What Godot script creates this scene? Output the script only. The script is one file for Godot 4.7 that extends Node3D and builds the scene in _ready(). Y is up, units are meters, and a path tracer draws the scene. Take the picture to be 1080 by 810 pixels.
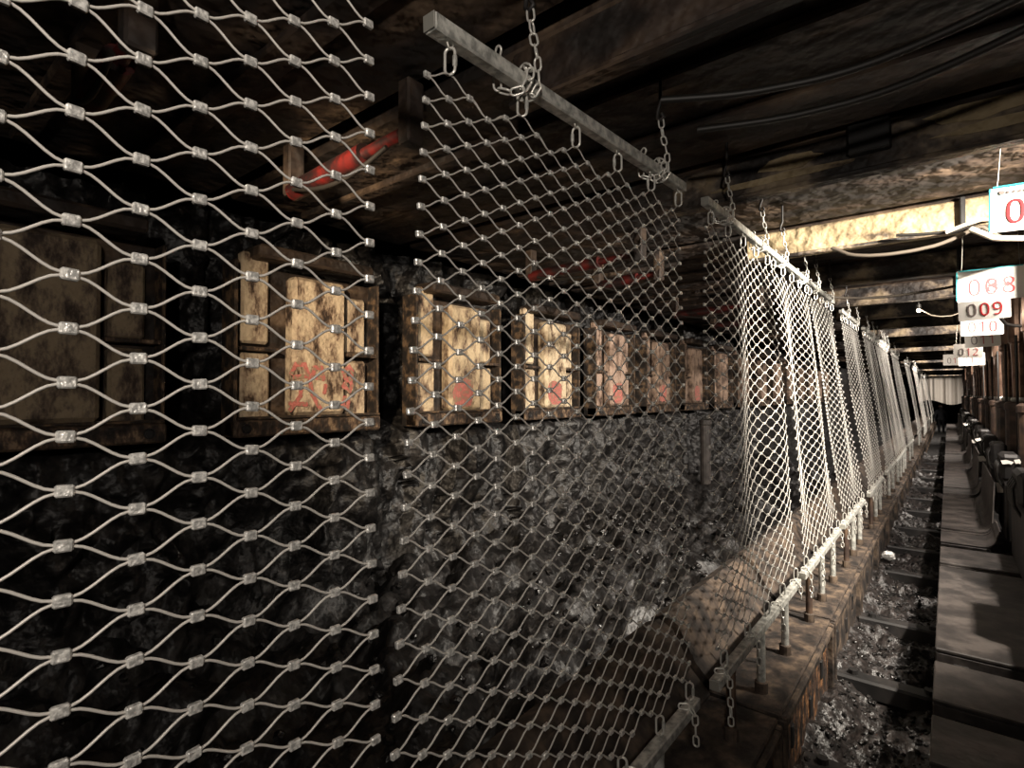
extends Node3D
# A longwall coal face: hanging wire-rope nets between the walkway and the face.
# Metres. x = right of the walkway, y = up (floor 0), -z = along the face.

const EYE := 2.2
const ROOF := 1.47      # underside of the canopies above the eye
var rng := RandomNumberGenerator.new()
var M := {}
var taken := {}

# ------------------------------------------------------------------ mesh buffer
class MB:
	var v := PackedVector3Array()
	var n := PackedVector3Array()
	var i := PackedInt32Array()
	func tri(a: Vector3, b: Vector3, c: Vector3, out: Vector3) -> void:
		var nn := (b - a).cross(c - a)
		if nn.length_squared() < 1e-18: return
		nn = nn.normalized()
		var k := v.size()
		if nn.dot(out) > 0.0:
			v.append_array([a, c, b])
		else:
			v.append_array([a, b, c]); nn = -nn
		n.append_array([nn, nn, nn])
		i.append_array([k, k + 1, k + 2])
	func quad(a: Vector3, b: Vector3, c: Vector3, d: Vector3, out: Vector3) -> void:
		tri(a, b, c, out); tri(a, c, d, out)
	# chamfered box
	func box(c: Vector3, s: Vector3, ch := 0.0, bs := Basis.IDENTITY) -> void:
		var h := s * 0.5
		ch = minf(ch, minf(h.x, minf(h.y, h.z)) * 0.9)
		var p := {}
		for x in [-1, 1]:
			for y in [-1, 1]:
				for z in [-1, 1]:
					var g := Vector3(x, y, z)
					for a in 3:
						var q := Vector3(h.x * x, h.y * y, h.z * z)
						for b in 3:
							if b != a: q[b] -= ch * g[b]
						p[Vector4i(x, y, z, a)] = c + bs * q
		for a in 3:
			var b := (a + 1) % 3
			var e := (a + 2) % 3
			for sg in [-1, 1]:
				var ks := []
				for w in [[-1, -1], [1, -1], [1, 1], [-1, 1]]:
					var k := Vector4i(0, 0, 0, a)
					k[a] = sg; k[b] = w[0]; k[e] = w[1]
					ks.append(p[k])
				var o := Vector3.ZERO; o[a] = sg
				quad(ks[0], ks[1], ks[2], ks[3], bs * o)
		if ch <= 0.0: return
		for a in 3:
			var b := (a + 1) % 3
			var e := (a + 2) % 3
			for w in [[-1, -1], [1, -1], [1, 1], [-1, 1]]:
				var ks := []
				for pr in [[-1, b], [1, b], [1, e], [-1, e]]:
					var k := Vector4i(0, 0, 0, pr[1])
					k[a] = pr[0]; k[b] = w[0]; k[e] = w[1]
					ks.append(p[k])
				var o := Vector3.ZERO; o[b] = w[0]; o[e] = w[1]
				quad(ks[0], ks[1], ks[2], ks[3], bs * o)
		for x in [-1, 1]:
			for y in [-1, 1]:
				for z in [-1, 1]:
					tri(p[Vector4i(x, y, z, 0)], p[Vector4i(x, y, z, 1)], p[Vector4i(x, y, z, 2)], bs * Vector3(x, y, z))
	# round sweep along points; radius may be a float or an array
	func tube(pts: PackedVector3Array, r, sides := 6, closed := false, caps := true) -> void:
		var m := pts.size()
		if m < 2: return
		var up := Vector3.UP
		var t0 := (pts[1] - pts[0]).normalized()
		if absf(t0.dot(up)) > 0.9: up = Vector3.RIGHT
		var base := v.size()
		var last := t0
		var u := up.cross(t0).normalized()
		for k in m:
			var t: Vector3
			if closed: t = (pts[(k + 1) % m] - pts[(k + m - 1) % m]).normalized()
			elif k == 0: t = t0
			elif k == m - 1: t = (pts[k] - pts[k - 1]).normalized()
			else: t = (pts[k + 1] - pts[k - 1]).normalized()
			u = (u - t * u.dot(t)).normalized()
			var w := t.cross(u)
			var rr: float = r if r is float else r[k]
			for j in sides:
				var an := TAU * j / sides
				var d := u * cos(an) + w * sin(an)
				v.append(pts[k] + d * rr); n.append(d)
			last = t
		var rings := m if closed else m - 1
		for k in rings:
			var a := base + k * sides
			var b := base + ((k + 1) % m) * sides
			for j in sides:
				var j2 := (j + 1) % sides
				i.append_array([a + j, b + j, a + j2, a + j2, b + j, b + j2])
		if caps and not closed:
			for e in [0, m - 1]:
				var d := -t0 if e == 0 else last
				var a: int = base + e * sides
				for j in range(1, sides - 1):
					tri(v[a], v[a + j], v[a + j + 1], d)
	func cyl(a: Vector3, b: Vector3, r, sides := 14) -> void:
		tube(PackedVector3Array([a, b]), r, sides)
	# surface of revolution along +y from profile [r, y]
	func lathe(c: Vector3, prof: Array, sides := 16, bs := Basis.IDENTITY) -> void:
		for k in prof.size() - 1:
			var a = prof[k]; var b = prof[k + 1]
			var nr := Vector2(b[1] - a[1], a[0] - b[0])
			for j in sides:
				var p := TAU * j / sides
				var q := TAU * (j + 1) / sides
				var dp := Vector3(cos(p), 0, sin(p))
				var dq := Vector3(cos(q), 0, sin(q))
				var Y := Vector3.UP
				var o := (dp + dq).normalized() * nr.x + Y * nr.y
				quad(c + bs * (dp * a[0] + Y * a[1]), c + bs * (dq * a[0] + Y * a[1]), c + bs * (dq * b[0] + Y * b[1]), c + bs * (dp * b[0] + Y * b[1]), bs * o)
	# prism from a closed 2D outline (x, y), extruded along +-z
	func prism(c: Vector3, pts: PackedVector2Array, depth: float, bs := Basis.IDENTITY) -> void:
		var ix := Geometry2D.triangulate_polygon(pts)
		var h := Vector3(0, 0, depth * 0.5)
		for k in range(0, ix.size(), 3):
			var a := Vector3(pts[ix[k]].x, pts[ix[k]].y, 0)
			var b := Vector3(pts[ix[k + 1]].x, pts[ix[k + 1]].y, 0)
			var d := Vector3(pts[ix[k + 2]].x, pts[ix[k + 2]].y, 0)
			tri(c + bs * (a + h), c + bs * (b + h), c + bs * (d + h), bs * Vector3.BACK)
			tri(c + bs * (a - h), c + bs * (b - h), c + bs * (d - h), bs * Vector3.FORWARD)
		var cw := Geometry2D.is_polygon_clockwise(pts)
		for k in pts.size():
			var p := pts[k]; var q := pts[(k + 1) % pts.size()]
			var o := Vector3(q.y - p.y, p.x - q.x, 0)
			if cw: o = -o
			var a := Vector3(p.x, p.y, 0); var b := Vector3(q.x, q.y, 0)
			quad(c + bs * (a + h), c + bs * (b + h), c + bs * (b - h), c + bs * (a - h), bs * o)
	func mesh() -> ArrayMesh:
		var ar := []
		ar.resize(Mesh.ARRAY_MAX)
		ar[Mesh.ARRAY_VERTEX] = v; ar[Mesh.ARRAY_NORMAL] = n; ar[Mesh.ARRAY_INDEX] = i
		var m := ArrayMesh.new()
		m.add_surface_from_arrays(Mesh.PRIMITIVE_TRIANGLES, ar)
		return m

# ------------------------------------------------------------------ scene helpers
func W(q: float, Y: float, t: float) -> Vector3:      # right of eye, above eye, ahead
	return Vector3(q, EYE + Y, -t)

func numbered(called: String) -> String:
	var k: int = taken.get(called, 0)
	taken[called] = k + 1
	return called if k == 0 else "%s_%03d" % [called, k]

func tag(o: Node, label: String, category: String, group := "", kind := "") -> void:
	if label: o.set_meta("label", label)
	if category: o.set_meta("category", category)
	if group: o.set_meta("group", group)
	if kind: o.set_meta("kind", kind)

func thing(called: String, label: String, category: String, at := Vector3.ZERO, group := "") -> Node3D:
	var o := Node3D.new()
	o.name = numbered(called)
	add_child(o)
	o.position = at
	tag(o, label, category, group)
	return o

func obj(called: String, mb, mat: Material, parent: Node = self) -> MeshInstance3D:
	var o := MeshInstance3D.new()
	o.mesh = mb.mesh() if mb is MB else mb
	o.material_override = mat
	if parent == self:
		o.name = numbered(called)
		add_child(o)
	else:
		o.name = called
		parent.add_child(o, true)
	return o

func struct(called: String, mb: MB, mat: Material, label: String) -> MeshInstance3D:
	var o := obj(called, mb, mat)
	o.set_meta("kind", "structure")
	o.set_meta("label", label)
	return o

func smooth(a: float, b: float, x: float) -> float:
	return smoothstep(a, b, x)

# ------------------------------------------------------------------ materials
func noise_tex(seed_: int, freq: float, stops: Array, stretch := Vector2.ONE, octaves := 4, size := 256, second := 0.0) -> ImageTexture:
	var f := FastNoiseLite.new()
	f.seed = seed_; f.frequency = freq
	f.noise_type = FastNoiseLite.TYPE_SIMPLEX_SMOOTH
	f.fractal_octaves = octaves
	var g := Gradient.new()
	var offs := PackedFloat32Array(); var cols := PackedColorArray()
	for s in stops:
		offs.append(s[0]); cols.append(s[1])
	g.offsets = offs; g.colors = cols
	var img := Image.create(size, size, false, Image.FORMAT_RGB8)
	var h := FastNoiseLite.new()
	h.seed = seed_ + 500; h.frequency = 0.11
	h.fractal_octaves = 3
	var S := float(size)
	for y in size:
		for x in size:
			# blend across the far edges so that the tile repeats without a seam
			var wx := smoothstep(0.75, 1.0, x / S)
			var wy := smoothstep(0.75, 1.0, y / S)
			var X := x * stretch.x; var Y := y * stretch.y
			var X2 := (x - S) * stretch.x; var Y2 := (y - S) * stretch.y
			var val := f.get_noise_2d(X, Y)
			if wx > 0.0: val = lerpf(val, f.get_noise_2d(X2, Y), wx)
			if wy > 0.0:
				var low := f.get_noise_2d(X, Y2)
				if wx > 0.0: low = lerpf(low, f.get_noise_2d(X2, Y2), wx)
				val = lerpf(val, low, wy)
			var fine := 0.0
			if second > 0.0: fine = (h.get_noise_2d(X * 1.2, Y * 0.8) + 0.5 * h.get_noise_2d(X * 3.0 + 400.0, Y * 3.0)) * second
			img.set_pixel(x, y, g.sample(clampf(0.5 + val * 0.9 + fine, 0.0, 1.0)))
	return ImageTexture.create_from_image(img)

func bump_tex(seed_: int, freq: float, strength: float, size := 256) -> ImageTexture:
	var f := FastNoiseLite.new()
	f.seed = seed_; f.frequency = freq; f.fractal_octaves = 5
	var img := f.get_seamless_image(size, size)
	img.convert(Image.FORMAT_RGB8)
	img.bump_map_to_normal_map(strength)
	return ImageTexture.create_from_image(img)

func mat(col: Color, rough := 0.7, metal := 0.0) -> StandardMaterial3D:
	var m := StandardMaterial3D.new()
	m.albedo_color = col; m.roughness = rough; m.metallic = metal
	return m

func tmat(tex: Texture2D, scale: float, rough := 0.8, metal := 0.0, bump: Texture2D = null, bump_scale := 1.0, tint := Color.WHITE) -> StandardMaterial3D:
	var m := mat(tint, rough, metal)
	m.albedo_texture = tex
	m.uv1_triplanar = true; m.uv1_world_triplanar = true
	m.uv1_scale = Vector3.ONE * scale
	if bump:
		m.normal_enabled = true; m.normal_texture = bump; m.normal_scale = bump_scale
	return m

func C(h: String) -> Color:
	return Color(h)

func make_materials() -> void:
	var rock_bump := bump_tex(5, 0.02, 9.0)
	var fine_bump := bump_tex(8, 0.05, 5.0)
	var zinc := noise_tex(11, 0.03, [[0.2, C("8d8d88")], [0.5, C("b0b0aa")], [0.8, C("cccbc4")]], Vector2.ONE, 4, 128, 0.2)
	M.wire = mat(C("bdb9b2"), 0.5, 0.25)
	M.ferrule = tmat(noise_tex(12, 0.06, [[0.25, C("a5a4a0")], [0.6, C("cfcdc8")], [0.8, C("e6e4de")]], Vector2.ONE, 3, 128, 0.4), 9.0, 0.38, 0.45, fine_bump, 0.6)
	M.zinc = tmat(zinc, 5.0, 0.36, 0.3, fine_bump, 0.35)
	M.chain = mat(C("cfcdc6"), 0.3, 0.4)
	M.eyelet = mat(C("a9a79f"), 0.4, 0.6)
	var coal := noise_tex(21, 0.03, [[0.2, C("0c0b0b")], [0.5, C("171515")], [0.75, C("262423")], [0.93, C("454240")]], Vector2.ONE, 5, 256, 0.25)
	M.coal = tmat(coal, 0.9, 0.5, 0.0, rock_bump, 1.0)
	M.coal_lump = tmat(coal, 3.0, 0.3, 0.0, fine_bump, 1.0)
	M.mud = tmat(noise_tex(23, 0.03, [[0.2, C("141211")], [0.5, C("221e1d")], [0.85, C("3a3432")]], Vector2.ONE, 5, 256, 0.3), 2.2, 0.42, 0.0, rock_bump, 1.2)
	M.water = mat(C("1b1a1a"), 0.06)
	# shield steel: worn pale paint over brown grime
	var grime := [[0.12, C("15110f")], [0.4, C("2a231e")], [0.55, C("413830")], [0.66, C("665a4c")], [0.9, C("85765f")]]
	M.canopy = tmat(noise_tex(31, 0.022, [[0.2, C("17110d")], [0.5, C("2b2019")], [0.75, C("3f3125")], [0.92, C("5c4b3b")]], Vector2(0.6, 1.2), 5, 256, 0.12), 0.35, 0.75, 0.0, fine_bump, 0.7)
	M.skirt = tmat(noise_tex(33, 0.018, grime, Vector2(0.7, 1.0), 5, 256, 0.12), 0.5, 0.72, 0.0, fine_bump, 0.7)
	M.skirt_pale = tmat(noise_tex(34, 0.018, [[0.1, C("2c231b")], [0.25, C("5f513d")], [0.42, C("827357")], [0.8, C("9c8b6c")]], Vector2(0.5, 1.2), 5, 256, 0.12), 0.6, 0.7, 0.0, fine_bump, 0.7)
	M.guard = []
	var tones := [["3a2d24", "5e5042", "86765f"], ["4f3d30", "93806c", "bcaa90"], ["57453a", "98846c", "bfab8c"], ["5a483a", "a18d74", "c8b699"], ["4a3930", "816b5b", "a58d7d"], ["43342c", "725e50", "957f6e"]]
	for k in tones.size():
		var t = tones[k]
		M.guard.append(tmat(noise_tex(40 + k, 0.016, [[0.0, C("2c2118")], [0.12, C(t[0])], [0.36, C(t[1])], [0.66, C(t[2])]], Vector2(1.5, 0.8), 5, 256, 0.26), 0.9, 0.8, 0.0, fine_bump, 0.6))
	M.guard_dark = tmat(noise_tex(50, 0.03, [[0.15, C("17110d")], [0.5, C("37291f")], [0.75, C("574536")], [0.92, C("7d6852")]], Vector2(1.5, 0.8), 5, 256, 0.3), 0.9, 0.8, 0.0, fine_bump, 0.6)
	M.rust_edge = tmat(noise_tex(51, 0.04, [[0.2, C("17110d")], [0.55, C("33281f")], [0.85, C("66513c")]], Vector2.ONE, 4, 128, 0.3), 1.5, 0.85)
	M.red_paint = tmat(noise_tex(52, 0.05, [[0.15, C("8a7a62")], [0.38, C("a26a60")], [0.6, C("ab5a54")], [0.88, C("bc766c")]], Vector2.ONE, 4, 128, 0.6), 2.0, 0.7)
	M.red_ram = tmat(noise_tex(53, 0.03, [[0.35, C("150908")], [0.5, C("2e0a08")], [0.8, C("540f0b")]], Vector2.ONE, 4, 128, 0.2), 1.2, 0.5)
	# conveyor side plates: brown dusty steel
	M.trough = tmat(noise_tex(61, 0.025, [[0.15, C("181310")], [0.45, C("332a24")], [0.7, C("4b3f35")], [0.9, C("665647")]], Vector2.ONE, 5, 256, 0.2), 0.7, 0.75, 0.0, fine_bump, 0.3)
	M.trough_rust = tmat(noise_tex(62, 0.03, [[0.15, C("1a130f")], [0.5, C("3d2c21")], [0.75, C("6a482d")], [0.92, C("8f6640")]], Vector2(1.6, 0.6), 5, 256, 0.2), 0.9, 0.75, 0.0, fine_bump, 0.8)
	M.tray = tmat(noise_tex(63, 0.025, [[0.15, C("221e1d")], [0.5, C("322d2b")], [0.8, C("443e3b")]], Vector2.ONE, 5, 256, 0.15), 0.6, 0.6, 0.0, fine_bump, 0.12)
	M.black_steel = tmat(noise_tex(64, 0.03, [[0.2, C("0d0c0c")], [0.5, C("191717")], [0.85, C("2b2725")]], Vector2.ONE, 4, 128, 0.2), 0.8, 0.6)
	M.leg = tmat(noise_tex(65, 0.03, [[0.2, C("2a211d")], [0.5, C("44362f")], [0.85, C("64503f")]], Vector2.ONE, 4, 128, 0.2), 0.8, 0.55)
	M.chrome = tmat(noise_tex(66, 0.03, [[0.2, C("5e483e")], [0.6, C("8a7060")]], Vector2.ONE, 4, 128, 0.1), 1.2, 0.3, 0.6)
	M.hose = mat(C("15120f"), 0.55)
	M.pale_hose = mat(C("b9ac98"), 0.5)
	M.dusty_hose = mat(C("4c443b"), 0.7)
	M.sign = mat(C("dedad3"), 0.5)
	M.sign_dim = mat(C("cfc9c0"), 0.5)
	M.cyan = mat(C("2fb8c4"), 0.45)
	M.red_ink = mat(C("a50f18"), 0.5)
	M.faded_ink = mat(C("b0605c"), 0.5)
	M.grey_ink = mat(C("6a5f5c"), 0.5)
	M.dark_ink = mat(C("4a1f22"), 0.5)
	M.tag = mat(C("d8d4cc"), 0.6)
	M.sheet = mat(C("a09a92"), 0.6)
	M.paper = mat(C("f0eeea"), 0.7)
	M.string = mat(C("8f8a80"), 0.7)
	M.rock = tmat(coal, 0.5, 0.8, 0.0, rock_bump, 1.2)
	M.cloth = mat(C("16171c"), 0.9)
	M.skin = mat(C("6a4a3a"), 0.7)
	M.helmet = mat(C("3a2a20"), 0.5)
	M.lamp_body = mat(C("3b3a36"), 0.5, 0.4)
	M.glow = mat(C("fff4dd"), 0.4)
	M.glow.emission_enabled = true
	M.glow.emission = C("fff0d2")
	M.glow.emission_energy_multiplier = 3.0

# ------------------------------------------------------------------ camera, light
func luminaire(at: Vector3, aim: Vector3, label: String, energy: float, cone: float, col: Color, size := 0.06) -> void:
	# a flameproof mine lamp: finned housing, glass face, bracket up to the canopy
	var o := thing("mine_lamp", label, "lamp", at, "mine lamps under the canopies")
	var y := -aim.normalized()
	var x := y.cross(Vector3.UP).normalized()
	if x.length() < 0.5: x = Vector3.RIGHT
	var bs := Basis(x, y, x.cross(y))
	var h := MB.new()
	h.lathe(Vector3.ZERO, [[0.0, 0.2], [0.05, 0.19], [0.07, 0.14], [0.09, 0.13], [0.09, 0.11], [0.07, 0.10], [0.09, 0.08], [0.09, 0.06], [0.07, 0.05], [0.095, 0.03], [0.095, 0.0], [0.08, 0.0], [0.08, 0.01], [0.0, 0.01]], 20, bs)
	obj("housing", h, M.lamp_body, o)
	var g := MB.new()
	g.lathe(Vector3.ZERO, [[0.078, 0.009], [0.07, -0.01], [0.04, -0.022], [0.0, -0.026]], 20, bs)
	obj("lamp_glass", g, M.glow, o)
	var b := MB.new()
	var top := EYE + ROOF - at.y
	if top > 0.02:
		b.tube(PackedVector3Array([bs * Vector3(0, 0.15, 0), Vector3((bs * Vector3(0, 0.15, 0)).x, top, (bs * Vector3(0, 0.15, 0)).z)]), 0.012, 8)
		obj("bracket", b, M.lamp_body, o)
	var l: Light3D
	if cone >= 90.0:
		l = OmniLight3D.new()
		l.omni_range = 40.0; l.omni_attenuation = 2.0
	else:
		l = SpotLight3D.new()
		l.spot_range = 40.0; l.spot_attenuation = 2.0
		l.spot_angle = cone; l.spot_angle_attenuation = 0.9
	l.name = "lamp_light"
	l.light_energy = energy; l.light_color = col; l.light_size = size
	l.shadow_enabled = true
	o.add_child(l)
	l.position = aim.normalized() * 0.11
	l.basis = Basis.looking_at(aim.normalized(), Vector3.UP if absf(aim.normalized().y) < 0.95 else Vector3.RIGHT)

func camera_and_light() -> void:
	var cam := Camera3D.new()
	cam.name = "camera"
	cam.fov = rad_to_deg(2.0 * atan(405.0 / 570.0))
	cam.near = 0.02; cam.far = 200.0
	add_child(cam)
	cam.position = Vector3(0, EYE, 0)
	cam.rotation = Vector3(atan(11.0 / 570.0), atan(460.0 / 570.0), 0)
	cam.current = true
	var env := Environment.new()
	env.background_mode = Environment.BG_COLOR
	env.background_color = Color(0, 0, 0)
	env.tonemap_mode = Environment.TONE_MAPPER_LINEAR
	env.tonemap_exposure = 1.0
	env.sdfgi_enabled = true; env.ssao_enabled = true; env.ssil_enabled = true
	var we := WorldEnvironment.new()
	we.name = "environment"; we.environment = env
	add_child(we)

func lamps() -> void:
	var white := C("fff3e6")
	var warm := C("ffe6c4")
	luminaire(W(0.6, 0.6, -0.9), Vector3(-1.0, 0.1, -0.85), "mine lamp on a bracket behind the viewer, lighting the nearest nets", 4.5, 63.0, white)
	luminaire(W(1.25, 1.33, 3.72), Vector3(-1.0, -0.66, -0.68), "mine lamp under the canopy right of the plate reading 007", 58.0, 50.0, C("fff4e4"))
	luminaire(W(-1.7, 1.02, 0.2), Vector3(-2.5, -0.75, -4.2), "mine lamp on the face side, lighting the guard plates", 19.0, 29.0, warm)
	var k := 0
	for t in [7.14, 12.36, 17.6, 24.6, 33.3, 43.8]:
		luminaire(W(0.95, 1.36, t), Vector3(-1.0, -0.6, -0.35), ["first", "second", "third", "fourth", "fifth", "last"][k] + " mine lamp up inside the far canopies above the walkway", [18.0, 24.0, 30.0, 34.0, 40.0, 40.0][k], 75.0, white)
		k += 1

# ------------------------------------------------------------------ setting
func heightfield(nu: int, nv: int, f: Callable, out: Vector3) -> MB:
	var g := []
	for a in nu + 1:
		for b in nv + 1:
			g.append(f.call(float(a) / nu, float(b) / nv))
	var mb := MB.new()
	var w := nv + 1
	for a in nu + 1:
		for b in w:
			var du: Vector3 = g[mini(a + 1, nu) * w + b] - g[maxi(a - 1, 0) * w + b]
			var dv: Vector3 = g[a * w + mini(b + 1, nv)] - g[a * w + maxi(b - 1, 0)]
			var nn := du.cross(dv).normalized()
			mb.v.append(g[a * w + b])
			mb.n.append(nn if nn.dot(out) > 0.0 else -nn)
	var flip: bool = (mb.v[w] - mb.v[0]).cross(mb.v[1] - mb.v[0]).dot(out) > 0.0
	for a in nu:
		for b in nv:
			var k := a * w + b
			if flip: mb.i.append_array([k, k + w + 1, k + w, k, k + 1, k + w + 1])
			else: mb.i.append_array([k, k + w, k + w + 1, k, k + w + 1, k + 1])
	return mb

func setting() -> void:
	var cell := FastNoiseLite.new()
	cell.seed = 4; cell.noise_type = FastNoiseLite.TYPE_CELLULAR
	cell.cellular_return_type = FastNoiseLite.RETURN_CELL_VALUE
	cell.frequency = 2.0; cell.fractal_type = FastNoiseLite.FRACTAL_NONE
	cell.domain_warp_enabled = true; cell.domain_warp_amplitude = 0.25; cell.domain_warp_frequency = 1.5
	var nz := FastNoiseLite.new()
	nz.seed = 9; nz.frequency = 0.8; nz.fractal_octaves = 5
	var face := func(u: float, v: float) -> Vector3:
		var t := -4.0 + u * 20.0
		var Y := -2.3 + v * 3.9
		var D := lerpf(4.28, 4.85, smooth(-0.42, -0.1, Y))
		D -= cell.get_noise_2d(t * 1.1, Y * 0.45) * 0.15 + cell.get_noise_2d(t * 2.6 + 9.0, Y * 1.3) * 0.05
		D -= nz.get_noise_2d(t * 2.0, Y * 1.2) * 0.22
		D -= nz.get_noise_2d(t * 6.0 + 40.0, Y * 4.0) * 0.05
		D -= smooth(-1.2, -2.3, Y) * 0.35
		return W(-D, Y, t)
	struct("wall_left", heightfield(520, 96, face, Vector3.RIGHT), M.coal, "rugged black coal face behind the nets and guard plates")
	var far_face := func(u: float, v: float) -> Vector3:
		var t := 16.0 + u * 46.0
		var Y := -2.3 + v * 3.7
		return W(-(4.4 - nz.get_noise_2d(t * 1.5, Y * 1.5) * 0.3), Y, t)
	struct("wall_left_far", heightfield(90, 14, far_face, Vector3.RIGHT), M.coal, "coal face running on into the distance")
	# floor slab
	var fl := MB.new()
	fl.box(Vector3(-1.0, -0.1, -28.0), Vector3(9.0, 0.2, 68.0))
	struct("floor", fl, M.rock, "black rock floor under the conveyor and walkway")
	var cl := MB.new()
	cl.box(Vector3(-1.0, EYE + 2.0, -28.0), Vector3(9.6, 0.3, 68.0))
	struct("ceiling", cl, M.rock, "dark rock roof above the steel canopies")
	var wr := MB.new()
	wr.box(Vector3(3.0, 2.0, -28.0), Vector3(0.3, 4.6, 68.0))
	struct("wall_right", wr, M.rock, "dark gob side behind the hydraulic legs")
	var wb := MB.new()
	wb.box(Vector3(-1.0, 2.0, 4.5), Vector3(9.6, 4.6, 0.3))
	struct("wall_back", wb, M.rock, "dark rock closing the working behind the viewer")
	var wf := MB.new()
	wf.box(Vector3(-1.0, 2.0, -61.0), Vector3(9.6, 4.6, 0.3))
	struct("wall_far", wf, M.rock, "dark far end of the long working")
	var wl := MB.new()
	wl.box(Vector3(-5.7, 2.0, -28.0), Vector3(0.3, 4.6, 68.0))
	struct("wall_left_backing", wl, M.rock, "solid rock behind the coal face")

	# coal spilled on the conveyor between the face and the side plates
	var heap := func(u: float, v: float) -> Vector3:
		var t := -2.0 + u * 18.0
		var d := 1.38 + v * 3.0
		var Y := -1.98 + smooth(2.6, 4.6, d) * 0.35 + smooth(2.0, 1.35, d) * 0.3
		Y += nz.get_noise_2d(t * 1.6 + 10.0, d * 1.6) * 0.28
		Y += maxf(0.0, 1.0 - Vector2(t - 6.4, (d - 2.7) * 1.3).length() / 1.6) * 0.35
		Y += cell.get_noise_2d(t * 2.4 + 3.0, d * 2.4) * 0.05 + nz.get_noise_2d(t * 12.0, d * 12.0) * 0.05
		return W(-d, Y, t)
	var hp := obj("coal_heap", heightfield(240, 56, heap, Vector3.UP), M.coal)
	tag(hp, "loose black coal heaped on the conveyor behind the nets", "coal", "", "stuff")
	# broken lumps lying on the heap
	var lump := MB.new()
	rng.seed = 77
	var ps := []
	for k in 12:
		var z := 1.0 - 2.0 * (k + 0.5) / 12.0
		var a := k * 2.39996
		ps.append(Vector3(cos(a) * sqrt(1 - z * z), z * 0.8, sin(a) * sqrt(1 - z * z)) * rng.randf_range(0.75, 1.15))
	for a in 12:
		for b in range(a + 1, 12):
			for c in range(b + 1, 12):
				var nn: Vector3 = (ps[b] - ps[a]).cross(ps[c] - ps[a])
				var s1 := false; var s2 := false
				for e in 12:
					if e == a or e == b or e == c: continue
					if nn.dot(ps[e] - ps[a]) > 0: s1 = true
					else: s2 = true
				if s1 != s2: lump.tri(ps[a], ps[b], ps[c], ps[a] + ps[b] + ps[c])
	var lm := lump.mesh()
	lm.surface_set_material(0, M.coal_lump)
	var mm := MultiMesh.new()
	mm.transform_format = MultiMesh.TRANSFORM_3D
	mm.mesh = lm
	var spots := []
	for k in 1500:
		var t := rng.randf_range(0.4, 9.5)
		var d := rng.randf_range(1.45, 4.3)
		var near := 1.0 - clampf(Vector2(t - 6.2, (d - 2.6)).length() / 2.2, 0.0, 1.0)
		if rng.randf() > 0.35 + near: continue
		var v := (d - 1.38) / 3.0
		var p: Vector3 = heap.call((t + 2.0) / 18.0, v)
		var s := rng.randf_range(0.012, 0.05) * (1.0 + near * 0.6)
		spots.append(Transform3D(Basis.from_euler(Vector3(rng.randf() * 6, rng.randf() * 6, rng.randf() * 6)).scaled(Vector3(s, s * rng.randf_range(0.6, 1.0), s)), p + Vector3(0, s * 0.3, 0)))
	mm.instance_count = spots.size()
	for k in spots.size(): mm.set_instance_transform(k, spots[k])
	var mi := MultiMeshInstance3D.new()
	mi.multimesh = mm
	mi.name = "coal_lumps"
	add_child(mi)
	tag(mi, "broken shiny coal lumps strewn over the heap", "coal", "", "stuff")
	# gravelly coal bits in the channel beside the walkway
	var gm := MultiMesh.new()
	gm.transform_format = MultiMesh.TRANSFORM_3D
	gm.mesh = lm
	var gs := []
	for k in 2600:
		var t := 2.4 + 12.0 * pow(rng.randf(), 1.3)
		var q := rng.randf_range(-0.64, -0.06)
		var sz := rng.randf_range(0.006, 0.02) * (1.6 if rng.randf() < 0.06 else 1.0)
		var gy := -2.12 + nz.get_noise_2d(t * 3.0, q * 3.0 + 7.0) * 0.12 + smooth(-0.45, -0.68, q) * 0.10 + nz.get_noise_2d(t * 9.0, q * 9.0) * 0.035
		gs.append(Transform3D(Basis.from_euler(Vector3(rng.randf() * 6, rng.randf() * 6, rng.randf() * 6)).scaled(Vector3(sz, sz * 0.8, sz)), W(q, gy + sz * 0.3, t)))
	gm.instance_count = gs.size()
	for k in gs.size(): gm.set_instance_transform(k, gs[k])
	var gi := MultiMeshInstance3D.new()
	gi.multimesh = gm
	gi.name = "coal_gravel"
	add_child(gi)
	tag(gi, "fine wet coal gravel scattered over the channel mud", "gravel", "", "stuff")
	# muddy channel between side plates and walkway trays
	var chan := func(u: float, v: float) -> Vector3:
		var t := 1.5 + u * 22.0
		var q := -0.68 + v * 0.66
		var Y := -2.12 + nz.get_noise_2d(t * 3.0, q * 3.0 + 7.0) * 0.12 + smooth(-0.45, -0.68, q) * 0.10
		Y += nz.get_noise_2d(t * 9.0, q * 9.0) * 0.035
		return W(q, Y, t)
	var ch := obj("channel_mud", heightfield(560, 26, chan, Vector3.UP), M.mud)
	tag(ch, "wet black coal mud in the channel beside the walkway", "mud", "", "stuff")

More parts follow.
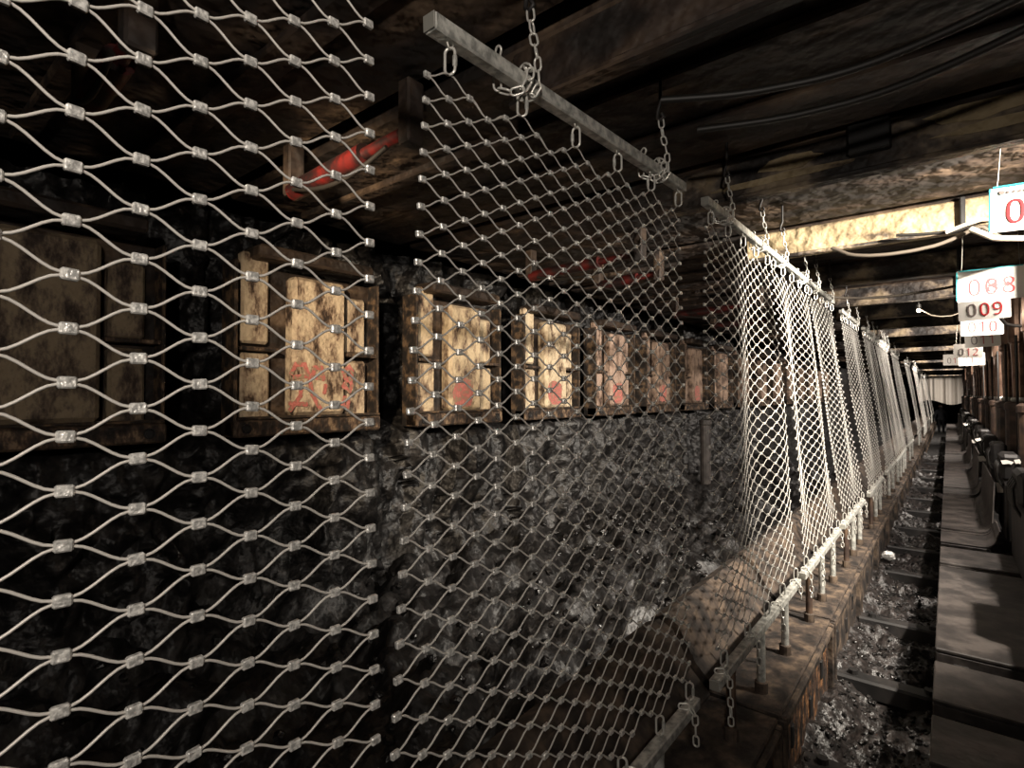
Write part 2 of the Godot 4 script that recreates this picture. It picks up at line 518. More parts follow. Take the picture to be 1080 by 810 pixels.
# ------------------------------------------------------------------ roof supports
const PITCH := 1.74
func shields() -> void:
	var places := ["far behind the viewer", "just behind the viewer", "straight above the viewer", "over the nearest hanging rail", "just before the plate reading 007", "with the brightly lit pale edge", "next beyond the one with the bright edge", "second beyond the one with the bright edge", "third beyond the one with the bright edge", "fourth beyond the one with the bright edge", "fifth beyond the one with the bright edge", "sixth beyond the one with the bright edge"]
	for k in range(-2, 29):
		var t0 := 0.06 + PITCH * k
		var lab := ""
		if k < 9: lab = "grimy steel roof canopy " + places[k + 2]
		else: lab = "grimy steel roof canopy in the dark far end of the working"
		var o := thing("roof_canopy", lab, "roof canopy", W(0, ROOF, t0), "roof canopies far along the working" if k >= 9 else "roof canopies")
		var a := MB.new()
		a.box(Vector3(-0.75, 0.1, -0.82), Vector3(6.9, 0.2, 1.62), 0.02)
		obj("roof_plate", a, M.canopy, o)
		var s := MB.new()
		s.box(Vector3(0.4, -0.125, -0.03), Vector3(3.7, 0.25, 0.07), 0.012)
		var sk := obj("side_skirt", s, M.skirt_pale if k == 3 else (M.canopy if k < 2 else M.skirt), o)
		# lower lip along the bottom edge of the skirt, and a bar under the plate
		var l := MB.new()
		l.box(Vector3(0.4, -0.235, 0.012), Vector3(3.7, 0.03, 0.04), 0.008)
		obj("skirt_lip", l, M.canopy if k < 2 else M.skirt, sk)
		for r in ([[-0.55, 0.05, 0.10], [-1.1, 0.04, 0.14]] if k != 2 else []):
			var b := MB.new()
			b.box(Vector3(-0.75, -r[1] * 0.5, r[0]), Vector3(6.6, r[1], r[2]), 0.01)
			obj("cross_rib", b, M.canopy, o)
		if k >= 0 and k < 8:
			var br := MB.new()
			br.box(Vector3(-0.32 if k == 2 else 0.1, -0.06 if k == 2 else -0.11, 0.03), Vector3(0.2, 0.17, 0.07) if k == 2 else Vector3(0.035, 0.24, 0.05), 0.008)
			obj("bracket", br, M.black_steel, sk)
		if k < 0 or k > 12: continue
		if k == 2:
			for pt in [[-0.72, -0.08, 0.36, 0.10], [-0.75, -0.16, 0.9, 0.05], [0.15, -0.05, 0.5, 0.10], [0.35, -0.14, 0.8, 0.06]]:
				var pp := PackedVector2Array()
				rng.seed = int(pt[2] * 100)
				for e in 16:
					var an := TAU * e / 16.0
					pp.append(Vector2(cos(an) * pt[2] * 0.5, sin(an) * pt[3] * 0.5) * rng.randf_range(0.75, 1.1))
				var fk := MB.new()
				fk.prism(Vector3(pt[0], pt[1], 0.0075), pp, 0.006)
				obj("paint_flake", fk, M.skirt_pale, sk)
	# guard plates hinged against the coal face
	for k in range(-1, 16):
		guard(k)
	# red hydraulic rams under the canopies on the face side
	var kk := 0
	for r in [[0.62, -2.75, -2.15], [1.66, -3.0, -1.95], [4.4, -3.3, -2.1], [5.25, -3.0, -2.3], [7.9, -3.2, -2.0], [9.6, -3.2, -2.0]]:
		var o := thing("hydraulic_ram", "red painted hydraulic ram under the roof, " + ["leftmost, behind the nearest net", "beside the gap between the first two nets", "above the guard plate behind the second net", "small one right of the long pinkish ram", "dim one above the far guard plates", "farthest dim one above the guard plates"][kk], "ram", W(r[1], 1.2, r[0]), "red rams on the face side")
		var L: float = r[2] - r[1]
		var a := MB.new()
		a.tube(PackedVector3Array([Vector3(0, 0, 0), Vector3(L * 0.66, 0.03, 0)]), 0.055, 12)
		obj("barrel", a, M.red_ram, o)
		var b := MB.new()
		b.tube(PackedVector3Array([Vector3(L * 0.66, 0.03, 0), Vector3(L, 0.045, 0)]), 0.03, 10)
		obj("piston_rod", b, M.red_ram, o)
		for x in [0.0, L]:
			var c := MB.new()
			c.box(Vector3(x, 0.12, 0), Vector3(0.08, 0.3, 0.1), 0.01)
			obj("clevis", c, M.canopy, o)
		var h := MB.new()
		var hp := PackedVector3Array()
		for e in 9:
			var u := e / 8.0
			hp.append(Vector3(L * (0.1 + 0.8 * u), -0.03 - 0.07 * sin(u * PI), 0.06))
		h.tube(hp, 0.012, 6)
		obj("hose", h, M.hose, o)
		kk += 1

func guard(k: int) -> void:
	var t0 := 0.02 + PITCH * k
	var names := {-1: "guard plate out of view on the left", 0: "dark rusty guard plate at the far left behind the nearest net", 1: "pale guard plate with red painted characters behind the nearest net", 2: "pale guard plate just right of the gap between the first two nets", 3: "palest guard plate, second behind the second net", 4: "brownish guard plate with dull red patch, third behind the second net", 5: "narrow looking guard plate with red patch, fourth behind the second net", 6: "last guard plate seen beside the second net's far edge"}
	var o := thing("guard_plate", names.get(k, "dim guard plate far along the coal face behind the nets"), "guard plate", W(-4.13, -0.32, t0), "far guard plates" if k > 6 else "guard plates against the coal face")
	o.scale = Vector3(1, 1, 0.93)
	var gm: Material = M.guard[clampi(k, 0, 5)]
	# local: x out from the face, y up, z = -along
	var bk := MB.new()
	bk.box(Vector3(-0.12, 0.66, -0.74), Vector3(0.08, 1.32, 1.36), 0.01)
	obj("back_plate", bk, M.canopy, o)
	for e in [[0.055, 0.03], [1.42, 0.025]]:
		var s := MB.new()
		s.box(Vector3(-0.04, 0.66, -e[0]), Vector3(0.22, 1.32, e[1]), 0.008)
		obj("side_frame", s, M.rust_edge, o)
	var ls := MB.new()
	ls.box(Vector3(-0.035, 0.38, -0.24), Vector3(0.10, 0.52, 0.24), 0.02)
	obj("left_strip", ls, gm, o)
	var lu := MB.new()
	lu.box(Vector3(-0.04, 1.06, -0.24), Vector3(0.09, 0.7, 0.23), 0.02)
	obj("left_strip", lu, gm, o)
	var ms := MB.new()
	ms.box(Vector3(0.0, 0.71, -0.79), Vector3(0.16, 1.12, 0.52), 0.03)
	var mid := obj("middle_strip", ms, gm, o)
	var rs := MB.new()
	rs.box(Vector3(-0.045, 0.37, -1.22), Vector3(0.09, 0.5, 0.22), 0.02)
	obj("right_strip", rs, gm, o)
	var ru := MB.new()
	ru.box(Vector3(-0.05, 0.93, -1.22), Vector3(0.08, 0.5, 0.22), 0.02)
	obj("right_strip", ru, gm, o)
	for z in [-0.26, -1.24]:
		var rb := MB.new()
		rb.box(Vector3(-0.01, 0.665, z), Vector3(0.15, 0.03, 0.33), 0.006)
		obj("stiffener", rb, M.guard_dark, o)
	var bb := MB.new()
	bb.box(Vector3(0.0, 0.065, -0.74), Vector3(0.18, 0.13, 1.4), 0.015)
	var bar := obj("bottom_bar", bb, M.guard_dark, o)
	var bl := MB.new()
	bl.box(Vector3(0.02, 0.142, -0.74), Vector3(0.16, 0.02, 1.36), 0.005)
	obj("bar_lip", bl, M.rust_edge, bar)
	for z in [-0.13, -1.33]:
		var hl := MB.new()
		hl.lathe(Vector3(0.09, 0.065, z), [[0.0, 0.004], [0.024, 0.004], [0.03, 0.012], [0.036, 0.012], [0.038, 0.0]], 14, Basis(Vector3.FORWARD, Vector3.RIGHT, Vector3.UP))
		obj("pin_hole", hl, M.black_steel, bar)
	# hinge box above
	var hb := MB.new()
	hb.box(Vector3(0.02, 1.4, -0.74), Vector3(0.3, 0.1, 1.1), 0.02)
	obj("hinge", hb, M.canopy, o)
	if k < 0 or k > 6: return
	var face := Basis(Vector3.FORWARD, Vector3.UP, Vector3.RIGHT)   # local x runs along the face, z out of it
	if k == 1:
		# two hand-painted characters
		var strokes := [
			[[-0.19, 0.12], [-0.15, 0.19], [-0.07, 0.19], [-0.03, 0.1], [-0.16, 0.09]],
			[[0.0, 0.1], [0.03, 0.17], [0.09, 0.17], [0.11, 0.08], [0.05, 0.09]],
			[[-0.10, 0.05], [-0.11, -0.06], [-0.2, -0.17]], [[-0.02, 0.06], [0.0, -0.05], [0.08, -0.17]],
			[[0.13, 0.02], [0.12, -0.03]], [[-0.2, -0.12], [-0.06, -0.13]]]
		var st2 := [[[0.31, 0.19], [0.25, 0.15], [0.27, 0.09], [0.33, 0.08], [0.34, 0.15], [0.31, 0.19]], [[0.28, 0.07], [0.25, 0.02], [0.31, -0.02], [0.34, 0.03], [0.31, 0.07]], [[0.26, -0.08], [0.24, -0.14], [0.29, -0.17], [0.3, -0.1]]]
		for grp in [[strokes, -0.76, 0.082], [st2, -0.83, 0.082]]:
			var c := MB.new()
			var lift := 0.0
			for s in grp[0]:
				for e in s.size() - 1:
					lift += 0.0004
					var p := Vector2(s[e][0], s[e][1]); var q := Vector2(s[e + 1][0], s[e + 1][1])
					var d := (q - p).normalized() * 0.022
					var w := Vector2(-d.y, d.x)
					c.prism(Vector3(grp[2] + lift, 0.37, grp[1] + 0.06), PackedVector2Array([p - d * 0.6 + w * 0.7, p - d + w * 0.1, p - d * 0.6 - w * 0.8, q + d * 0.7 - w * 0.8, q + d, q + d * 0.5 + w * 0.9]), 0.004, face)
			obj("painted_character", c, M.red_paint, mid)
	else:
		var pp := PackedVector2Array()
		rng.seed = 300 + k
		for e in 18:
			var an := TAU * e / 18.0
			var sx := signf(cos(an)) * pow(absf(cos(an)), 0.6); var sy := signf(sin(an)) * pow(absf(sin(an)), 0.6)
			pp.append(Vector2(sx * 0.17, sy * 0.16) * rng.randf_range(0.86, 1.08))
		var c := MB.new()
		c.prism(Vector3(0.081 if k > 0 else 0.02, 0.34, -0.74 if k > 0 else -0.24), pp, 0.004, face)
		obj("red_patch", c, M.red_paint, mid)

# ------------------------------------------------------------------ conveyor side plates
func side_plates() -> void:
	for k in 30:
		var t0 := 0.05 + 1.5 * k - 0.1
		var lab: String = "dusty brown steel conveyor side plate " + ("in the far row along the channel" if k > 8 else ["under the viewer", "below the first bottom rail, out of frame", "with rusty orange streaks, nearest at the bottom edge", "second from the bottom edge beside the channel", "third from the bottom edge beside the channel", "fourth along the channel", "fifth along the channel", "sixth along the channel", "seventh along the channel"][k])
		var o := thing("conveyor_side_plate", lab, "side plate", W(-0.68, -2.2, t0), "far conveyor side plates" if k > 8 else "conveyor side plates")
		var m: Material = M.trough_rust if k == 1 or k == 2 else M.trough
		var a := MB.new()
		a.box(Vector3(-0.02, 0.3, -0.74), Vector3(0.04, 0.56, 1.44), 0.008)
		var sp := obj("side_panel", a, m, o)
		var b := MB.new()
		b.box(Vector3(-0.17, 0.59, -0.74), Vector3(0.36, 0.03, 1.46), 0.008)
		obj("top_shelf", b, M.trough, o)
		var c := MB.new()
		var pr := PackedVector2Array([Vector2(-0.32, 0.02), Vector2(-0.32, 0.62), Vector2(-0.42, 0.72), Vector2(-0.52, 0.9), Vector2(-0.60, 0.94), Vector2(-0.68, 0.9), Vector2(-0.68, 0.02)])
		c.prism(Vector3(0, 0, -0.74), pr, 1.43)
		obj("inner_wall", c, M.trough, o)
		for s in [[0.3, 0.36], [0.78, 0.30], [1.15, 0.38]]:
			var h := MB.new()
			h.box(Vector3(0.003, s[1], -s[0]), Vector3(0.016, 0.12, 0.05), 0.006)
			obj("slot", h, M.black_steel, sp)
		for z in [0.045, 1.43]:
			var e := MB.new()
			e.box(Vector3(0.012, 0.3, -z), Vector3(0.05, 0.58, 0.035), 0.008)
			obj("end_flange", e, M.trough, sp)
		var g := MB.new()
		g.box(Vector3(0.01, 0.55, -0.74), Vector3(0.05, 0.05, 1.44), 0.01)
		obj("top_edge", g, M.trough, o)

# ------------------------------------------------------------------ nets
func net(called: String, label: String, T: Callable, cols: int, rows: int, detail: int, group: String, first_col := 0) -> void:
	# T(c, r) -> world position of mesh coordinate (column c, row r)
	var org: Vector3 = T.call(0.0, 0.0)
	var o := thing(called, label, "wire net", org, group)
	var sides: int = [7, 6, 4, 3][detail]
	var segs: int = [8, 6, 4, 3][detail]
	var rad := 0.0024 if detail > 0 else 0.0023
	var all := MB.new()
	for s in 2 * rows:
		var k := s / 2
		var mb := MB.new() if detail < 2 else all
		var pts := PackedVector3Array()
		var prev_r := 0.0; var prev_o := 0.0
		for c in cols:
			var r := 0.0; var off := 0.0
			if c % 2 == 1:
				r = float(k) if s % 2 == 0 else float(k + 1)
				off = -1.0 if s % 2 == 0 else 1.0
				if s == 0 and c % 4 == 3: r = 1.0; off = 1.0
				if s == 2 * rows - 1 and c % 4 == 3: r = rows - 1.0; off = -1.0
				if s == 0 and c % 4 == 1: off = 0.0
			else:
				r = k + 0.5
				off = 1.0 if s % 2 == 0 else -1.0
			if c == 0:
				pts.append(T.call(-0.1, r) - org + Vector3(0, off * 0.0024, 0))
				pts.append(T.call(0.0, r) - org + Vector3(0, off * 0.0024, 0))
			else:
				for g in range(1, segs + 1):
					var x := float(g) / segs
					var w := clampf((x - 0.13) / 0.74, 0.0, 1.0)
					var e := lerpf(w, w * w * (3.0 - 2.0 * w), 0.8)
					pts.append(T.call(c - 1 + x, lerpf(prev_r, r, e)) - org + Vector3(0, lerpf(prev_o, off, e) * 0.0024, 0))
			prev_r = r; prev_o = off
		pts.append(T.call(cols - 1 + 0.1, prev_r) - org + Vector3(0, prev_o * 0.0024, 0))
		mb.tube(pts, rad, sides, false, detail < 2)
		if detail < 2: obj("wire_rope", mb, M.wire, o)
	if detail >= 2:
		var w := obj("wire_ropes", all, M.wire, o)
		w.set_meta("kind", "stuff")
	# crimped ferrules where neighbouring ropes meet
	var fm := MB.new()
	fm.box(Vector3.ZERO, Vector3(0.021, 0.016, 0.0105), 0.0022)
	var shared := fm.mesh()
	var rest := MB.new()
	var rest_n := 0
	var count := 0
	for cc in cols:
		var c: int = cols - 1 - cc if detail == 0 else cc
		for rr in rows + 1:
			var r := float(rr) if c % 2 == 1 else rr + 0.5
			if r > rows: continue
			if c % 2 == 1 and (rr == 0 or rr == rows): continue
			var p: Vector3 = T.call(float(c), r) - org
			var x: Vector3 = (T.call(c + 0.2, r) - T.call(c - 0.2, r)).normalized()
			var y: Vector3 = (T.call(float(c), r - 0.2) - T.call(float(c), r + 0.2)).normalized()
			y = (y - x * x.dot(y)).normalized()
			var bs := Basis(x, y, x.cross(y))
			if detail < 2 and count < 295:
				rng.seed = c * 100 + rr
				var f := obj("ferrule", shared, M.ferrule, o)
				f.transform = Transform3D(bs * Basis.from_euler(Vector3(0, 0, rng.randf_range(-0.06, 0.06))), p)
				count += 1
			else:
				rest.box(p, Vector3(0.021, 0.0165, 0.0105), 0.002 if detail < 3 else 0.0, bs)
				rest_n += 1
	if rest_n > 0:
		var q := obj("ferrules", rest, M.ferrule, o)
		q.set_meta("kind", "stuff")

func panel_map(top: Array, bot: Array, dt: float, db: float, Yt: Array, Yb: float, cols: int, rows: int, wav: float, ph: float) -> Callable:
	return func(c: float, r: float) -> Vector3:
		var u := c / (cols - 1.0); var v := r / rows
		var d := lerpf(dt, db, v) + wav * sin(v * PI) * sin(u * 9.0 + ph + v * 2.0)
		var t := lerpf(lerpf(top[0], top[1], u), lerpf(bot[0], bot[1], u), v)
		return W(-d, lerpf(lerpf(Yt[0], Yt[1], u), Yb, v), t)

# ------------------------------------------------------------------ rails, links, chains
func stadium(L: float, Wd: float, r: float, seg := 6) -> PackedVector3Array:
	var pts := PackedVector3Array()
	var R := Wd * 0.5 - r
	var h := L * 0.5 - Wd * 0.5
	for k in seg + 1:
		var a := PI * k / seg
		pts.append(Vector3(R * cos(a), h + R * sin(a), 0))
	for k in seg + 1:
		var a := PI + PI * k / seg
		pts.append(Vector3(R * cos(a), -h + R * sin(a), 0))
	return pts

var link_hi: ArrayMesh
var link_lo: ArrayMesh
var quick_frame: ArrayMesh
var quick_nut: ArrayMesh
var quick_far: ArrayMesh

func link_meshes() -> void:
	var a := MB.new()
	a.tube(stadium(0.05, 0.029, 0.0036), 0.0036, 8, true)
	link_hi = a.mesh()
	var b := MB.new()
	b.tube(stadium(0.05, 0.029, 0.004, 3), 0.004, 4, true)
	link_lo = b.mesh()
	var c := MB.new()
	c.tube(stadium(0.078, 0.036, 0.004, 8), 0.004, 8, true)
	quick_frame = c.mesh()
	var d := MB.new()
	d.tube(PackedVector3Array([Vector3(0.014, -0.016, 0), Vector3(0.014, -0.012, 0), Vector3(0.014, 0.01, 0), Vector3(0.014, 0.014, 0)]), PackedFloat32Array([0.0055, 0.0068, 0.0068, 0.0055]), 6)
	quick_nut = d.mesh()
	var e := MB.new()
	e.tube(stadium(0.078, 0.036, 0.0045, 3), 0.0045, 4, true)
	e.tube(PackedVector3Array([Vector3(0.014, -0.014, 0), Vector3(0.014, 0.012, 0)]), 0.0075, 5)
	quick_far = e.mesh()

func quick_link(at: Vector3, turn: float, label: String, group: String, near: bool, flip := false) -> void:
	var bs := Basis.from_euler(Vector3(0, turn, PI if flip else 0.0))
	if near:
		var o := thing("quick_link", label, "quick link", at, group)
		o.basis = bs
		obj("link_frame", quick_frame, M.chain, o)
		obj("screw_nut", quick_nut, M.zinc, o)
	else:
		var o := obj("quick_link", quick_far, M.chain)
		o.transform = Transform3D(bs, at)
		tag(o, label, "quick link", group)

func chain(path: PackedVector3Array, label: String, group: String, near: bool) -> void:
	# links laid along the path, every second one turned a quarter
	var org := path[0]
	var step := 0.0415
	var o: Node3D
	if near: o = thing("chain", label, "chain", org, group)
	var all := MB.new()
	var cv := Curve3D.new()
	for p in path: cv.add_point(p)
	var L := cv.get_baked_length()
	var cnt := int(L / step)
	for k in cnt:
		var a := cv.sample_baked(k * step); var b := cv.sample_baked((k + 1) * step)
		var y := (b - a).normalized()
		var x := y.cross(Vector3(0.3, 0.2, 0.9)).normalized()
		var bs := Basis(x, y, x.cross(y)) * Basis.from_euler(Vector3(0, (PI / 2.0 if k % 2 == 1 else 0.0) + 0.35 * sin(k * 2.1), 0))
		var tr := Transform3D(bs, (a + b) * 0.5 - org)
		if near:
			var m := obj("chain_link", link_hi, M.chain, o)
			m.transform = tr
		else:
			var ar := link_lo.surface_get_arrays(0)
			var base := all.v.size()
			for p in ar[Mesh.ARRAY_VERTEX]: all.v.append(tr * p)
			for p in ar[Mesh.ARRAY_NORMAL]: all.n.append(tr.basis * p)
			for q in ar[Mesh.ARRAY_INDEX]: all.i.append(q + base)
	if not near:
		var m := obj("chain", all, M.chain)
		m.position = org
		tag(m, label, "chain", group)

func rail(t0: float, t1: float, d: float, Y: float, Y2: float, links: Array, up: bool, label: String, group: String) -> void:
	# square galvanised tube with welded eyelets; a closing plate at each end
	var o := thing("square_rail", label, "rail", W(-d, Y, t0), group)
	var L := Vector2(t1 - t0, Y2 - Y).length()
	o.rotation.x = atan2(Y2 - Y, t1 - t0)
	var a := MB.new()
	a.box(Vector3(0, 0, -L * 0.5), Vector3(0.045, 0.045, L), 0.005)
	var tb := obj("square_tube", a, M.zinc, o)
	for z in [0.0, L]:
		var e := MB.new()
		e.box(Vector3(0, 0, -z + (0.0015 if z == 0.0 else -0.0015)), Vector3(0.041, 0.041, 0.004), 0.001)
		obj("end_cap", e, M.eyelet, tb)
	for t in links:
		var e := MB.new()
		var s := 1.0 if up else -1.0
		var pts := PackedVector3Array()
		for k in 7:
			var an := PI * k / 6.0
			pts.append(Vector3(0.0, s * (0.02 + 0.016 * sin(an)), -(t - t0) + 0.011 * cos(an)))
		e.tube(pts, 0.0035, 6)
		obj("eyelet", e, M.eyelet, tb)

func wrap_chain(t: float, d: float, Y: float, label: String, group: String, near: bool) -> void:
	# a few turns round the rail, then up to the canopy
	var p := PackedVector3Array()
	var h := 0.038
	p.append(W(-d - 0.01, Y + h + 0.03, t - 0.09))
	p.append(W(-d - h, Y + h, t - 0.075))
	p.append(W(-d - h - 0.004, Y - h, t - 0.065))
	p.append(W(-d, Y - h - 0.016, t - 0.045))
	p.append(W(-d + h + 0.004, Y - h, t - 0.015))
	p.append(W(-d + h, Y + h, t))
	p.append(W(-d - h * 0.2, Y + h + 0.012, t + 0.01))
	p.append(W(-d - h, Y, t + 0.02))
	p.append(W(-d, Y - h - 0.014, t + 0.03))
	p.append(W(-d + h + 0.006, Y - h * 0.5, t + 0.035))
	p.append(W(-d + h, Y + 0.08, t + 0.03))
	p.append(W(-d + 0.02, Y + 0.16, t + 0.03))
	p.append(W(-d + 0.01, Y + 0.25, t + 0.03))
	chain(p, label, group, near)
	var hk := MB.new()
	hk.tube(PackedVector3Array([Vector3(0.006, 0.0, 0), Vector3(0.014, -0.016, 0), Vector3(0, -0.028, 0), Vector3(-0.016, -0.014, 0), Vector3(-0.012, 0.02, 0), Vector3(0, 0.05, 0), Vector3(0, ROOF - Y - 0.26, 0)]), 0.008, 7)
	var o := obj("roof_hook", hk, M.black_steel)
	o.position = W(-d + 0.01, Y + 0.26, t + 0.03)
	tag(o, "black roof hook holding up " + label, "hook", "roof hooks")

func curtains() -> void:
	link_meshes()
	# nearest net: fills the left of the picture, hung a little nearer the walkway
	var near_rows := 27
	var P1 := func(c: float, r: float) -> Vector3:
		var kk := r - 3.0
		var Y := 0.669 - (0.0737 * kk - 0.000125 * kk * kk)
		var s := clampf((0.669 - Y) / 1.35, -0.2, 1.4)
		var h := lerpf(0.0767, 0.0827, s)
		var t := 0.652 - 4.0 * 0.0767 + (c - 17.0) * h
		return W(-0.9 + 0.006 * sin(c * 0.9 + r * 0.35), Y, t)
	# top row hangs on links at Y = 0.89
	net("wire_net", "nearest wire rope net with big diamonds filling the left of the view", P1, 22, near_rows, 0, "hanging wire nets")
	var l1 := []; var l1b := []
	for c in [1, 5, 9, 13, 17, 21]:
		l1.append((P1.call(float(c), 0.0) as Vector3).z * -1.0)
		l1b.append((P1.call(float(c), float(near_rows)) as Vector3).z * -1.0)
	var y1: float = (P1.call(0.0, 0.0) as Vector3).y - EYE
	var y1b: float = (P1.call(0.0, float(near_rows)) as Vector3).y - EYE
	rail(-1.0, 0.72, 0.9, y1 + 0.105, y1 + 0.105, l1, false, "galvanised square rail holding the nearest net, above the frame", "top rails")
	rail(-1.05, 0.76, 0.9, y1b - 0.105, y1b - 0.105, l1b, true, "galvanised bottom rail of the nearest net, below the frame", "bottom rails")
	for k in l1.size():
		quick_link(W(-0.9, y1 + 0.036, l1[k]), 0.3, "steel quick link hooking the nearest net to its top rail, above the frame", "quick links of the nearest net, top", true)
		quick_link(W(-0.9, y1b - 0.036, l1b[k]), 0.3, "steel quick link hooking the nearest net to its bottom rail, below the frame", "quick links of the nearest net, bottom", true)
	wrap_chain(-0.6, 0.9, y1 + 0.105, "chain on the rear end of the nearest net's rail", "rail chains out of frame", true)
	wrap_chain(0.4, 0.9, y1 + 0.105, "chain on the front end of the nearest net's rail", "rail chains out of frame", true)
	# the row of nets beyond: top [t0, t1], bottom [t0, t1], d bottom, Y bottom, columns
	var rowd := [
		[[0.905, 2.516], [0.66, 2.20], 0.84, -1.18, 22, 1],
		[[2.90, 4.16], [2.42, 3.98], 0.80, -1.15, 18, 2],
		[[4.25, 5.55], [4.12, 5.60], 0.78, -1.12, 18, 2],
		[[5.60, 6.92], [5.68, 7.10], 0.75, -1.08, 18, 3],
		[[7.6, 9.1], [7.5, 9.05], 0.73, -1.06, 22, 3],
		[[9.75, 11.15], [9.6, 11.1], 0.72, -1.05, 18, 3],
		[[11.4, 12.7], [11.3, 12.7], 0.71, -1.05, 18, 3],
		[[12.78, 14.0], [12.75, 14.1], 0.71, -1.05, 18, 3],
		[[15.1, 17.1], [15.0, 17.1], 0.71, -1.05, 26, 3],
		[[20.0, 22.4], [19.8, 22.3], 0.71, -1.05, 26, 3],
		[[24.5, 26.3], [24.3, 26.2], 0.71, -1.05, 22, 3],
		[[26.4, 28.5], [26.3, 28.4], 0.71, -1.05, 26, 3],
		[[30.5, 33.0], [30.3, 32.8], 0.71, -1.05, 26, 3],
		[[36.0, 38.4], [35.9, 38.3], 0.71, -1.05, 26, 3],
		[[40.0, 42.4], [39.9, 42.3], 0.71, -1.05, 26, 3]]
	var ord := ["second", "third", "fourth", "fifth", "sixth", "seventh", "eighth", "ninth", "tenth", "eleventh", "twelfth", "thirteenth", "fourteenth", "fifteenth", "sixteenth"]
	for k in rowd.size():
		var R = rowd[k]
		var cols: int = R[4]; var rows := 29
		var wav: float = [0.008, 0.035, 0.04, 0.03, 0.025, 0.02, 0.02, 0.02, 0.02, 0.02, 0.02, 0.02, 0.02, 0.02, 0.02][k]
		var YT := [0.828, 0.905] if k == 0 else ([0.93, 0.93] if k < 4 else [0.9, 0.9])
		var T := panel_map(R[0], R[1], 1.0, R[2], YT, R[3], cols, rows, wav, k * 1.7)
		net("wire_net", "bright wire rope net, " + ord[k] + " from the viewer in the hanging row", T, cols, rows, R[5], "hanging wire nets")
		var tl := []; var bl := []
		for c in range(1, cols, 4):
			tl.append(-(T.call(float(c), 0.0) as Vector3).z)
			bl.append(-(T.call(float(c), float(rows)) as Vector3).z)
		var Yb: float = R[3] - 0.105
		rail(R[0][0] + (0.005 if k == 0 else -0.02), R[0][1] + 0.05, 1.0, YT[0] + 0.105, YT[1] + 0.105, tl, false, "galvanised square top rail holding the " + ord[k] + " net from the viewer", "top rails")
		rail(R[1][0] - 0.04, R[1][1] + 0.06, R[2], Yb, Yb, bl, true, "galvanised square bottom rail of the " + ord[k] + " net from the viewer", "bottom rails")
		var q := 0
		for t in tl:
			var lab: String = "steel quick link at the top of the " + ord[k] + " net"
			if k < 2: lab = "steel quick link, " + ord[q - 1].replace("second", "second") + " along the top rail of the " + ord[k] + " net" if q > 0 else "steel quick link at the near end of the top rail of the " + ord[k] + " net"
			quick_link(W(-1.0, lerpf(YT[0], YT[1], (t - R[0][0]) / (R[0][1] - R[0][0])) + 0.036, t), 0.4 + 0.25 * sin(q * 2.3), lab, "quick links on the top rail of the " + ord[k] + " net", k < 2, q > 1)
			q += 1
		q = 0
		for t in bl:
			var lab: String = "steel quick link at the bottom of the " + ord[k] + " net"
			if k < 2: lab = "steel quick link, " + ord[q - 1] + " along the bottom rail of the " + ord[k] + " net" if q > 0 else "steel quick link at the near end of the bottom rail of the " + ord[k] + " net"
			quick_link(W(-R[2], Yb + 0.069, t), 0.5 + 0.3 * sin(q * 1.9), lab, "quick links on the bottom rail of the " + ord[k] + " net", k < 2)
			q += 1
		# chains round the top rail
		var span: float = R[0][1] - R[0][0]
		for e in [0, 1]:
			var t: float = R[0][0] + (span * 0.235 if e == 0 else span * 0.84)
			wrap_chain(t, 1.0, lerpf(YT[0], YT[1], (t - R[0][0]) / span) + 0.105, "chain round the %s end of the %s net's top rail" % ["near" if e == 0 else "far", ord[k]], "rail chains", k < 2)
		# posts under the bottom rail and dangling chain ends
		var bs: float = R[1][1] - R[1][0]
		for e in ([0.12, 0.45, 0.8] if k < 5 else [0.3, 0.8]):
			var t: float = R[1][0] + bs * e
			var po := thing("rail_post", "short steel post under the bottom rail of the " + ord[k] + " net", "post", W(-R[2], -1.61, t), "posts under the bottom rail of the " + ord[k] + " net")
			var H: float = Yb - 0.024 + 1.61
			var a := MB.new()
			a.tube(PackedVector3Array([Vector3.ZERO, Vector3(0, H, 0)]), 0.022, 10)
			obj("post_tube", a, M.zinc if e != 0.12 else M.leg, po)
			var b := MB.new()
			b.lathe(Vector3.ZERO, [[0.034, 0.0], [0.034, 0.07], [0.023, 0.075]], 12)
			obj("socket", b, M.trough, po)
		if k < 6:
			for e in [0.03, 0.33, 0.66, 0.97]:
				var t: float = R[1][0] + bs * e
				var Ln := 0.17 + 0.05 * sin(e * 17.0 + k)
				var x: float = -R[2] + 0.03
				chain(PackedVector3Array([W(x - 0.05, Yb + 0.03, t - 0.02), W(x - 0.01, Yb + 0.034, t), W(x + 0.006, Yb, t + 0.01), W(x + 0.008, Yb - Ln, t + 0.015)]), "short chain end dangling from the bottom rail of the " + ord[k] + " net", "dangling chain ends on the bottom rail of the " + ord[k] + " net", k < 2)

